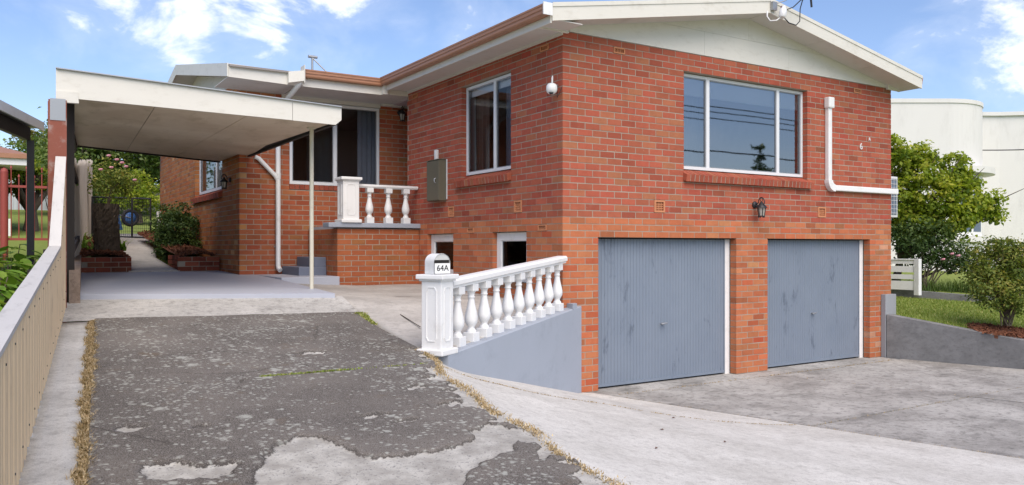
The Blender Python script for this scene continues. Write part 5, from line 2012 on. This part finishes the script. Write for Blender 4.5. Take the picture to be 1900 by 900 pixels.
# --- raised brick beds either side of the path
def bed(label, x0, x1, yf, yb, zb, side):
    t_ = thing('garden_bed', label, 'garden bed', ((x0 + x1) / 2, yf, zb))
    wl_ = Wall((x0, yf), (1, 0), (0, -1), x1 - x0, 0, 3, [], 0, .12, 0, z_base=zb)
    wo = MB().box(x0 + .005, x1 - .005, yf + .008, yf + .10, zb - .1, zb + 3 * MH - .003).build('edging', M['mortar'], t_)
    for (a, b, z0, z1, c) in wl_.bricks:
        m = MB()
        m.col = mul(brick_col(40), random.uniform(.45, .85))
        m.box(x0 + a, x0 + b, yf + random.uniform(-.004, .004), yf + .105, z0, z1)
        m.build('brick', M['brick_old'], wo)
    ex = x1 if side < 0 else x0
    y = yf + .12
    k = 0
    while y < yf + 1.0:                                  # return along the path
        for c in range(3):
            m = MB()
            m.col = mul(brick_col(40), random.uniform(.45, .85))
            m.box(ex - .105 if side < 0 else ex, ex if side < 0 else ex + .105, y, y + .225, zb + .03 + c * MH, zb + .03 + c * MH + BH)
            m.build('brick', M['brick_old'], wo)
        y += .235
        k += 1
    # mulch mound with loose chips
    V, F = [], []
    nx_, ny_ = 14, 20
    for j in range(ny_):
        for i in range(nx_):
            u, v = i / (nx_ - 1), j / (ny_ - 1)
            x = x0 + .03 + (x1 - x0 - .06) * u
            yy = yf + .06 + (yb - yf) * v
            V.append((x, yy, zb + .24 + .06 * sin(pi * u) + (zu(yy) - zu(yf)) * .9 + random.uniform(-.012, .012)))
    F = [(j * nx_ + i, j * nx_ + i + 1, (j + 1) * nx_ + i + 1, (j + 1) * nx_ + i) for j in range(ny_ - 1) for i in range(nx_ - 1)]
    np_mesh('mulch', V, F, M['mulch'], t_)
    chips(t_, [(random.uniform(x0 + .04, x1 - .04), yf + .08 + (yb - yf) * random.random() ** 1.6) for _ in range(1500)], lambda x, y: zb + .25 + .06 * sin(pi * (x - x0) / (x1 - x0)) + (zu(y) - zu(yf)) * .9)
    return t_


def chips(parent, xy, zf, s=.03):
    n = len(xy)
    P = np.array([(x, y, zf(x, y)) for x, y in xy])
    ax = rng.normal(size=(n, 3)) * np.array([1, 1, .5])
    ax /= np.linalg.norm(ax, axis=1)[:, None]
    nr = np.cross(ax, rng.normal(size=(n, 3)))
    nr /= np.linalg.norm(nr, axis=1)[:, None]
    l = rng.uniform(.5, 1.4, n)[:, None] * s
    V = np.concatenate([P - ax * l - nr * l * .3, P + ax * l - nr * l * .3, P + ax * l + nr * l * .3, P - ax * l + nr * l * .3]) + np.array([0, 0, .012])
    i = np.arange(n)
    return np_mesh('chips', V, np.column_stack([i, i + n, i + 2 * n, i + 3 * n]), M['chips'], parent, kind='stuff')


bed('raised brick garden bed with bark mulch and stump by the paling fence', -4.86, -4.07, 7.02, 10.5, 1.425, -1)
bed('raised brick garden bed with bark mulch against the house wall', -3.33, -2.625, 6.96, 12.5, 1.425, 1)
sheet('garden_path', lambda y: float(np.interp(y, [6.95, 8, 13.9], [-4.12, -4.06, -4.0])), lambda y: float(np.interp(y, [6.95, 7.4, 9, 13.9], [-3.30, -3.36, -3.40, -2.65])), 6.95, 14.6, lambda x, y: zu(y) + .035, M['upper'], 40, 8)
for k in range(7):
    b = (random.uniform(-4.85, -4.55), 7.9 + k * .45, zu(7.9 + k * .45) + .2)
    strap_clump('strap_plant', 'broad strappy plant in the mulched bed behind the stump', b, 22, .42, .05, 'leaf_big', .2, 'plants behind the stump', .6)
strap_clump('strap_plant', 'low strappy plant between the stump and the path', (-4.12, 8.2, 1.78), 26, .36, .05, 'leaf_big', .15, None, .55)
# rose standard behind the stump with pink blooms
lob = [((-4.0, 11.4, 3.55), .38), ((-4.15, 11.3, 3.25), .36), ((-3.7, 11.3, 3.35), .34), ((-3.85, 11.5, 3.15), .3), ((-4.25, 11.4, 3.2), .2), ((-3.6, 11.5, 3.15), .2)]
t_ = tree('flowering_rose', 'tall pink-flowering rose behind the stump by the garden gate', 'shrub', (-4.05, 11.4, 1.95), lob, 1500, .07, 'leaf_rose', .014, clump=12, cl_r=.10, shell=.3, fork=.6)
for (x_, y_, z_) in ((-4.05, 10.95, 3.80), (-3.80, 10.9, 3.66), (-3.72, 10.9, 3.58), (-4.0, 10.95, 3.55), (-3.55, 10.9, 3.30), (-3.9, 10.9, 3.72), (-4.2, 11.0, 3.5)):
    bloom(t_, (x_, y_, z_), .055)

# --- mesh gate at the end of the path
gt = thing('garden_gate', 'black metal gate with wire mesh across the garden path', 'gate', (-3.5, 13.4, 2.05))
gA, gB = Vector((-4.14, 13.75, 2.10)), Vector((-2.93, 13.1, 2.06))
gm = gA.lerp(gB, .68)
for a in (gA, gm, gB):
    MB().tube([a, a + Vector((0, 0, .98))], .022, 8).build('upright', M['black'], gt)
for z in (.02, .97):
    MB().tube([gA + Vector((0, 0, z)), gB + Vector((0, 0, z))], .02, 8).build('rail', M['black'], gt)
m = MB()
for i in range(1, 30):
    a = gA.lerp(gB, i / 30)
    m.tube([a + Vector((0, 0, .03)), a + Vector((0, 0, .96))], .0035, 4, False)
for i in range(1, 12):
    m.tube([gA + Vector((0, 0, .97 * i / 12)), gB + Vector((0, 0, .97 * i / 12))], .0035, 4, False)
m.build('mesh', M['black'], gt)
o = MB().bbox(-2.79, -2.70, 13.05, 13.14, 2.05, 2.72, .01).build('gate_post', M['white'])
tagp(o, 'short white timber post between the black gate and the house', 'post')
# wheelbarrow parked behind the gate
wb = thing('wheelbarrow', 'upturned wheelbarrow with blue tray and dark wheel behind the gate', 'wheelbarrow', (-3.3, 15.1, 2.25))
m = MB()
m.hexa([(-3.62, 14.9, 2.33), (-3.34, 14.9, 2.30), (-3.34, 15.5, 2.30), (-3.62, 15.5, 2.33), (-3.66, 14.75, 2.84), (-3.46, 14.75, 2.74), (-3.46, 15.65, 2.74), (-3.66, 15.65, 2.84)])
m.build('tray', M['blue'], wb)
m = MB()
m.xf = Matrix.Translation((-3.16, 15.0, 2.62)) @ Matrix.Rotation(radians(90), 4, 'X') @ Matrix.Rotation(radians(20), 4, 'Y')
pr = [(.19 + .045 * cos(a), .045 * sin(a)) for a in [2 * pi * i / 10 for i in range(11)]]
m.lathe(pr, n=22)
m.build('tyre', M['rubber'], wb)
m = MB()
m.xf = Matrix.Translation((-3.16, 15.0, 2.62)) @ Matrix.Rotation(radians(90), 4, 'X') @ Matrix.Rotation(radians(20), 4, 'Y')
m.lathe([(.05, -.03), (.155, -.02), (.155, .02), (.05, .03)], n=18)
m.build('rim', M['blue'], wb)
MB().tube([(-3.72, 14.9, 2.9), (-3.4, 14.92, 2.68), (-3.16, 14.95, 2.62)], .014, 6).tube([(-3.5, 15.3, 2.6), (-3.16, 15.05, 2.62)], .014, 6).build('frame', M['zinc'], wb)

# --- trees behind the back yard
def back_tree(label, base, h, rad, n, size, lmat, nl=9, zf=.45, group='trees behind the back yard'):
    lob = []
    b = Vector(base)
    for k in range(nl):
        a = 2 * pi * k / nl + random.uniform(-.3, .3)
        r = rad * random.uniform(.35, .75)
        lob.append(((b.x + r * cos(a), b.y + r * sin(a), b.z + h * random.uniform(zf, .92)), rad * random.uniform(.32, .5)))
    lob.append(((b.x, b.y, b.z + h * .9), rad * .42))
    return tree('garden_tree', label, 'tree', base, lob, n, size, lmat, .13 + h * .015, group, clump=24, cl_r=rad * .11, shell=.35)


back_tree('tall spreading green tree filling the view behind the garden gate', (-1.6, 26.5, 3.2), 3.9, 2.8, 16000, .16, 'leaf_tree', 12, .32)
back_tree('green tree beyond the paling fence behind the pink rose', (-3.9, 25.5, 3.1), 3.4, 2.0, 9000, .15, 'leaf_tree', 9, .3)
back_tree('bushy green tree behind the brick side wall of the house', (.3, 24.0, 3.0), 3.6, 2.2, 9000, .15, 'leaf_tree', 9, .3)
back_tree('small yellow-green shrub at the back of the lawn behind the gate', (-2.3, 20.5, 2.65), 1.5, .95, 4200, .09, 'leaf_maple', 6, .35)
back_tree('low dark shrub at the foot of the back yard fence', (-3.3, 21.5, 2.7), 1.2, .8, 3000, .09, 'leaf_tree', 6, .35)
back_tree('small leafy green tree behind the red gate', (-5.35, 17.0, 2.3), 1.9, .62, 3600, .085, 'leaf_maple', 7, .4, 'trees beyond the neighbour gate')
back_tree('distant olive-brown tree above the pale shed', (-4.2, 46, 4.2), 4.3, 2.2, 6000, .2, 'leaf_olive', 8, .4, 'trees beyond the neighbour gate')
# slender sprays of a branch beside the red post
lob = [((-5.28, 4.3, 3.25), .10), ((-5.36, 4.2, 2.95), .14), ((-5.30, 4.2, 2.72), .12), ((-5.42, 4.1, 2.78), .08), ((-5.28, 4.2, 3.05), .07)]
tree('slender_sapling', 'thin sapling with sparse leaves beside the red steel post', 'tree', (-5.30, 4.3, 1.25), lob, 200, .075, 'leaf_tree', .012, clump=6, cl_r=.05)
o = MB().box(-6.6, 8, 30.0, 30.08, 3.2, 4.6).build('back_fence', M['palings'])
tagp(o, 'grey timber fence closing the far end of the back yard', 'fence')

# --- broad-leaved plants behind the ribbed fence
def broad_plant(label, base, n, L, spread, h, group):
    t_ = thing('leafy_plant', label, 'plant', base, group)
    base = Vector(base)
    V, F, lr = [], [], []
    st_ = MB()
    for i in range(n):
        a = random.uniform(0, 2 * pi)
        rr = spread * sqrt(random.random())
        p = base + Vector((rr * cos(a), rr * sin(a), h * random.uniform(.35, 1) * (1 - .45 * (rr / spread) ** 2)))
        if p.x > xF(p.y) - .30: continue                         # keep clear of the fence
        d = Vector((cos(a + random.uniform(-.9, .9)), sin(a + random.uniform(-.9, .9)), random.uniform(-.45, .25))).normalized()
        s = d.cross(Vector((0, 0, 1))).normalized()
        up = s.cross(d)
        l = L * random.uniform(.6, 1.2)
        tone = random.gauss(.5, .2)
        prof = [(0, .03), (.2, .26), (.45, .36), (.75, .24), (1.0, .0)]
        b = len(V)
        for (u, w_) in prof:
            c = p + d * (u * l) - Vector((0, 0, .30 * l * u * u))
            V += [tuple(c - s * w_ * l + up * .07 * l), tuple(c), tuple(c + s * w_ * l + up * .07 * l)]
        for k in range(4):
            for e in range(2):
                F.append((b + 3 * k + e, b + 3 * k + e + 1, b + 3 * k + e + 4, b + 3 * k + e + 3))
                lr.append(min(1, max(0, tone + random.gauss(0, .06))))
        if i % 4 == 0:
            st_.tube([base + Vector((random.uniform(-.1, .1), random.uniform(-.1, .1), 0)), p], [.010, .005], 5, False)
    np_mesh('leaves', V, F, M['leaf_big'], t_, attr={'leafr': (lr, 'FACE')})
    st_.build('stems', M['stem'], t_)


LP = [(-6.25, -1.6, .62), (-6.1, -.7, .60), (-6.35, .2, .66), (-6.0, .5, .66), (-6.05, 1.4, .70), (-5.85, 2.2, .8), (-5.8, 3.0, .8), (-6.3, 1.9, .6), (-5.75, 3.9, .75), (-6.75, -.9, .5)]
for k, (x, y, h) in enumerate(LP):
    broad_plant('bright green broad-leaved plant behind the ribbed fence', (x, y, zu(y) - .06), 95, .16, .42, h, 'leafy plants behind the ribbed fence')
n = 1200
o = sheet('garden_soil', lambda y: -7.0, lambda y: xF(y) - .05, -4, 4.6, lambda x, y: zu(y) - .055, M['soil'], 12, 4)
sheet('neighbour_driveway', lambda y: -14, lambda y: -6.15 + .02 * y, -9, 10.2, lambda x, y: zu(y) - .02 + max(0, y - 2) * .012, M['upper'], 14, 6)

# ================================================================== NEIGHBOUR ON THE LEFT
nc = thing('neighbour_carport', 'grey-edged carport roof on a dark steel post beyond the fence', 'carport', (-5.8, 2.5, 1.2))
m = MB()
m.extrude([(-.012, 0), (.012, 0), (.012, .105), (-.012, .105)], (-5.494, 3.47, 3.308), (-6.55, -.15, 3.308))
m.build('fascia', M['white'], nc)
m = MB()
m.hexa([(-9.5, 3.46, 3.33), (-5.51, 3.46, 3.33), (-6.57, -.15, 3.33), (-9.5, -.15, 3.33), (-9.5, 3.46, 3.40), (-5.51, 3.46, 3.40), (-6.57, -.15, 3.40), (-9.5, -.15, 3.40)])
m.build('roof_sheet', M['zinc'], nc)
m = MB()
m.extrude([(-.03, 0), (.03, 0), (.03, .16), (-.03, .16)], (-5.66, 3.35, 3.16), (-6.6, .1, 3.16))
m.build('beam', M['black'], nc)
MB().box(-5.672, -5.592, 3.28, 3.36, 1.0, 3.16).build('post', M['black'], nc)
MB().box(-6.75, -6.67, .1, .18, .9, 3.16).build('post', M['zinc'], nc)

rg = thing('red_gate', 'red painted steel bar gate across the neighbouring drive', 'gate', (-5.6, 9.7, 1.75))
zb = 1.86
MB().tube([(-5.93, 9.65, 1.5), (-5.93, 9.65, 3.27)], .065, 12).lathe([(.065, 0), (.05, .05), (.0, .075)], (-5.93, 9.65, 3.27), 12).build('gate_post', M['redgate'], rg)
for x0_, x1_ in ((-5.88, -4.95), (-7.6, -5.98)):
    for z in (zb + .12, 2.98):
        MB().box(x0_, x1_, 9.66, 9.70, z, z + .045).build('rail', M['redgate'], rg)
    n = int((x1_ - x0_) / .125)
    for i in range(n):
        x = x0_ + .06 + i * .125
        h = 3.18 if i % 2 else 3.34
        m = MB().tube([(x, 9.68, zb + .12), (x, 9.68, h)], .011, 6)
        m.lathe([(.022, 0), (.018, .03), (.0, .06)], (x, 9.68, h), 6)
        m.build('bar', M['redgate'], rg)
# neighbour house: brick wall, brown gutter, cream soffit
nh = thing('neighbour_house', 'brick house with brown gutter and pale eave beyond the red gate', 'house', (-8, 15, 2.2))
MB().box(-12, -5.93, 15.5, 19, 2.0, 4.05).build('wall', M['nbrick'], nh)
MB().box(-12, -5.46, 14.9, 19.6, 3.86, 3.90).build('soffit', M['white'], nh)
MB().box(-12, -5.44, 14.88, 14.90, 3.86, 4.08).box(-5.46, -5.44, 14.9, 19.6, 3.86, 4.08).build('fascia', M['white'], nh)
MB().box(-12, -5.36, 14.80, 14.88, 4.02, 4.13).box(-5.44, -5.36, 14.88, 19.6, 4.02, 4.13).build('gutter', M['gutter'], nh)
m = MB()
m.add([(-12, 14.85, 4.13), (-5.40, 14.85, 4.13), (-6.9, 17.2, 4.75), (-12, 17.2, 4.75), (-5.40, 19.6, 4.13), (-12, 19.6, 4.13)], [(0, 1, 2, 3), (1, 4, 2), (3, 2, 4, 5)])
m.build('roof', M['gutter'], nh)
MB().bbox(-5.93, -5.80, 15.2, 15.45, 2.1, 2.55, .01).build('plinth', M['white'], nh)
sh = thing('garden_shed', 'pale blue-grey clad outbuilding with a dark window beyond the gate', 'shed', (-4.5, 29, 3.2))
m = MB()
for i in range(26):
    x = -6.4 + i * .14
    m.box(x, x + .125, 28.99, 29.03, 3.05, 5.25)
m.box(-6.4, -2.8, 29.02, 32, 3.05, 5.25)
m.build('wall', M['shed'], sh)
MB().box(-6.5, -2.7, 28.8, 32.2, 5.25, 5.36).build('roof', M['zinc'], sh)
wo = MB().box(-4.95, -4.22, 28.93, 28.985, 4.0, 4.9).build('window', M['black'], sh)
MB().box(-4.89, -4.28, 28.915, 28.928, 4.06, 4.84).build('pane', M['fin'], wo)

# ================================================================== GARDEN AND NEIGHBOUR ON THE RIGHT
gw = thing('garden_retaining_wall', 'dark grey concrete retaining wall below the right-hand lawn', 'retaining wall', (6.9, -2, 0))
rA, rB = Vector((6.634, -.10, 0)), Vector((8.75, -7.3, 0))
dr = (rB - rA).normalized()
nr_ = Vector((-dr.y, dr.x, 0))
if nr_.x < 0: nr_ = -nr_
m = MB()
nn = 12
vs, fs = [], []
for i in range(nn):
    p = rA.lerp(rB, i / (nn - 1))
    q = p + nr_ * .16
    z = float(np.interp(p.y, [-7.3, -4, -2, -.1], [.05, .24, .437, .725]))
    vs += [(p.x, p.y, -.2), (p.x, p.y, z - .01), (p.x + nr_.x * .01, p.y + nr_.y * .01, z), (q.x, q.y, z), (q.x, q.y, -.2)]
for i in range(nn - 1):
    for e in range(5):
        f = (e + 1) % 5
        fs.append((i * 5 + e, (i + 1) * 5 + e, (i + 1) * 5 + f, i * 5 + f))
fs += [(0, 1, 2, 3, 4), tuple((nn - 1) * 5 + k for k in (4, 3, 2, 1, 0))]
m.add(vs, fs)
m.build('wall', M['grey_conc'], gw)
o = MB().bbox(6.625, 6.93, -.085, -.004, -.05, 1.055, .004).build('cement_panel', M['grey_plate'])
tagp(o, 'upright grey cement panel against the facade corner above the apron', 'panel')
sheet('lawn', lambda y: max(6.93 if y > -.1 else -9, rA.x + (y - rA.y) * dr.x / dr.y + .16), lambda y: 12.0, -6.5, 3.2, lambda x, y: zlawn(y) + .01, M['ground'], 24, 10)
pts = []
while len(pts) < 34000:
    y = random.uniform(-3.2, 3.0)
    x = random.uniform(6.8, 12.0)
    if x < rA.x + (y - rA.y) * dr.x / dr.y + .17 or (x < 6.95 and y > -.1): continue
    if x > 10.48 + (2.7 - y) * .292: continue                   # stop at the low wall
    if (x - 7.62) ** 2 / .55 ** 2 + (y + 1.5) ** 2 / .5 ** 2 < 1: continue
    pts.append((x, y, zlawn(y) + .008))
o = blades('grass', pts, M['lawnblade'], (.02, .055), .005, .9, rmean=.45)
tagp(o, 'short green grass on the lawn above the grey retaining wall', 'grass')
mu = thing('mulch_ring', 'ring of red-brown bark mulch around the rose bush on the lawn', 'mulch', (7.62, -1.5, .5))
m = MB()
for k in range(1):
    ring = [(7.62 + .56 * cos(a), -1.5 + .5 * sin(a)) for a in [2 * pi * i / 22 for i in range(22)]]
    m.prism(ring, lambda x, y: zlawn(y) - .02, lambda x, y: zlawn(y) + .025)
m.build('mound', M['mulch'], mu)
cp_ = [(7.62 + .6 * sqrt(random.random()) * cos(a), -1.5 + .55 * sqrt(random.random()) * sin(a)) for a in [random.uniform(0, 2 * pi) for _ in range(1300)]]
chips(mu, cp_, lambda x, y: zlawn(y) + .03, .028)
# low wall on the boundary
o = MB().hexa([(10.52, 2.7, .4), (10.66, 2.7, .4), (11.80, -1.2, .3), (11.66, -1.2, .3), (10.52, 2.7, .95), (10.66, 2.7, .95), (11.80, -1.2, .74), (11.66, -1.2, .74)]).build('low_garden_wall', M['grey_conc'])
tagp(o, 'low dark concrete edging wall between the lawn and the white building', 'low wall')
lp = thing('slat_fence', 'short white slatted timber fence with an end post on the low wall', 'fence', (10.6, 2.1, .9))
a, b = Vector((10.36, 2.95, 0)), Vector((10.60, 1.80, 0))
d_ = (b - a).normalized()
for k, (z0, z1) in enumerate(((.93, 1.12), (1.16, 1.26), (1.31, 1.44), (1.49, 1.57))):
    m = MB()
    m.extrude([(-.01, z0), (.01, z0), (.01, z1), (-.01, z1)], a, b)
    m.build('slat', M['white'], lp)
MB().bbox(10.57, 10.68, 1.69, 1.80, .82, 1.60, .006).build('post', M['white'], lp)
MB().extrude([(-.03, 1.575), (.03, 1.575), (.03, 1.60), (-.03, 1.60)], a, b).build('cap_rail', M['white'], lp)

# white rendered building with a rounded bay
wh = thing('white_building', 'white rendered building with a tall rounded bay and flat parapet', 'building', fr(13.5, 27, 1))
bR, bD, RB = 13.75, 27.1, 1.9                     # rounded corner of the bay
def plan(rr, n=14, a0=0, a1=100):
    """plan of the bay: flat front, rounded corner, return"""
    return [(bR + rr * sin(radians(a0 + (a1 - a0) * i / n)), bD - rr * cos(radians(a0 + (a1 - a0) * i / n))) for i in range(n + 1)]


def bay(off, z0, z1):
    pl = [(3.0, bD - RB - off)] + plan(RB + off, 18, 0, 95) + [(bR + RB + off - .3, 33), (3.0, 33)]
    m = MB()
    m.prism([fr(r, d, 0)[:2] for r, d in pl], z0, z1)
    return m


bay(0, .6, 6.40).build('bay_wall', M['render'], wh)
bay(.03, 6.40, 6.53).build('parapet', M['render'], wh)
bay(.04, .6, 1.45).build('plinth', M['render'], wh)
def wall_fr(r0, d0, r1, d1, z0, z1, th=.25):
    a, b = Vector(fr(r0, d0, 0)), Vector(fr(r1, d1, 0))
    m = MB()
    m.extrude([(0, z0), (th, z0), (th, z1), (0, z1)], a, b)
    return m


wall_fr(15.3, 28.0, 16.95, 28.0, .6, 6.40).build('wall', M['render'], wh)
wall_fr(15.3, 27.96, 16.95, 27.96, 6.40, 6.53, .3).build('parapet', M['render'], wh)
wall_fr(16.95, 28.0, 23.5, 26.9, .6, 6.40).build('wall', M['render'], wh)
wall_fr(16.95, 27.96, 23.5, 26.86, 6.40, 6.53, .3).build('parapet', M['render'], wh)


def arcpart(r0, r1, a0, a1, z0, z1, n=10):
    m = MB()
    inner, outer = plan(r0, n, a0, a1), plan(r1, n, a0, a1)
    m.prism([fr(r, d, 0)[:2] for r, d in inner + outer[::-1]], z0, z1)
    return m


wo = arcpart(RB - .05, RB + .05, 8, 44, 2.20, 4.15).build('window', M['white'], wh)
arcpart(RB + .051, RB + .058, 11, 24.5, 2.34, 4.02).build('pane', M['fin'], wo)
arcpart(RB + .051, RB + .058, 27.5, 41, 2.34, 4.02).build('pane', M['fin'], wo)
arcpart(RB - .1, RB + .14, 2, 50, 2.02, 2.19).build('sill', M['render'], wo)
arcpart(RB - .2, RB + .36, 5, 88, 4.20, 4.40, 14).build('hood', M['render'], wh)
pA, pB = Vector(fr(15.15, 26.9, 5.12)), Vector(fr(20.5, 20.5, 5.15))
pts = [pA.lerp(pB, k / 16) + Vector((0, 0, -.25 * 4 * (k / 16) * (1 - k / 16))) for k in range(17)]
o = MB().tube(pts, .018, 6).build('power_line', M['black'])
tagp(o, 'black cable fixed to the white building wall', 'cable')
t_ = thing('cable_bracket', 'dark looped cable bracket on the white building wall', 'bracket', tuple(pA))
MB().tube([pA, pA + Vector((.05, 0, -.2)), pA + Vector((.25, -.1, -.32)), pA + Vector((.5, -.25, -.28)), pA + Vector((.55, -.3, -.1)), pA + Vector((.3, -.2, -.02))], .022, 6).build('loop', M['black'], t_)
MB().bbox(pA.x + .2, pA.x + .42, pA.y - .2, pA.y - .05, pA.z - .17, pA.z - .04, .01).build('clamp', M['black'], t_)
a_, b_ = Vector(fr(15.06, 27.55, 4.60)), Vector(fr(15.62, 27.63, 4.60))
for i in range(5):
    p = a_.lerp(b_, (i + .5) / 5)
    MB().bbox(p.x - .05, p.x + .05, p.y - .05, p.y + .02, 4.55, 4.65, .008).build('vent_brick', M['terracotta'], wh)

# ================================================================== ACROSS THE STREET (seen in the front window)
for i, (x, y, h, lab) in enumerate(((33.5, -31, 5.2, 'short dark conifer across the street'), (36.2, -30.5, 6.0, 'mid-sized dark conifer across the street beside the tall one'), (38.6, -30, 9.0, 'tallest dark conifer across the street'),
                                    (40.8, -31, 7.6, 'slender dark conifer across the street beside the tallest'), (42.6, -30, 7.2, 'bushy dark conifer across the street'), (44.8, -31, 6.4, 'end conifer of the row across the street'))):
    t_ = thing('conifer_tree', lab, 'tree', (x, y, 0), 'conifers across the street')
    MB().tube([(x, y, -.1), (x, y, h * .96)], [.16, .03], 8).build('trunk', M['bark'], t_)
    cs = [(x, y, h * (.12 + .86 * k / 11)) for k in range(12)]
    crown('crown', t_, M['leaf_dark'], cs, [.95 * (1 - k / 12.5) for k in range(12)], 6000, .34, clump=18, cl_r=.16, shell=.2)
for x in (-25, 62):
    t_ = thing('power_pole', 'timber street power pole beside the %s end of the wires' % ('near' if x < 0 else 'far'), 'pole', (x, -13.5, 0))
    MB().tube([(x, -13.5, 0), (x, -13.5, 9.2)], [.16, .11], 10).build('shaft', M['stem'], t_)
    MB().box(x - .06, x + .06, -14.6, -12.4, 8.3, 8.42).build('crossarm', M['stem'], t_)
for k, (y, z, lab) in enumerate(((-12.5, 8.48, 'street power wire on the house side of the crossarm'), (-13.3, 8.48, 'street power wire on the middle of the crossarm'), (-14.4, 8.48, 'street power wire on the far side of the crossarm'), (-13.36, 7.0, 'thick low street wire below the crossarm'))):
    pts = [(-25 + 87 * i / 40, y, z - 1.5 * 4 * (i / 40) * (1 - i / 40)) for i in range(41)]
    tagp(MB().tube(pts, .028 if k == 3 else .02, 5).build('street_wire', M['black']), lab, 'cable')

# fallen leaves and grit
for k, (x, y) in enumerate(((-2.55, .70), (-1.4, -3.3), (-1.1, -3.7), (-.6, -2.6), (-2.0, -3.9))):
    z = (zu(y) + .03) if x < -2.4 else zramp(x, y)
    m = MB()
    a = random.uniform(0, 6)
    pts = [(x + .02 * cos(a + q) * s, y + .02 * sin(a + q) * s, z + .004 + .008 * (j % 2)) for j, (q, s) in enumerate(((0, 1), (.9, .55), (pi, .9), (4.9, .55)))]
    m.add(pts + [(p[0], p[1], p[2] + .001) for p in pts], [(0, 1, 2, 3), (7, 6, 5, 4)])
    tagp(m.build('fallen_leaf', M['redgate'] if k == 0 else M['mulch']), 'small fallen leaf lying on the pale concrete', 'leaf', 'fallen leaves on the concrete')
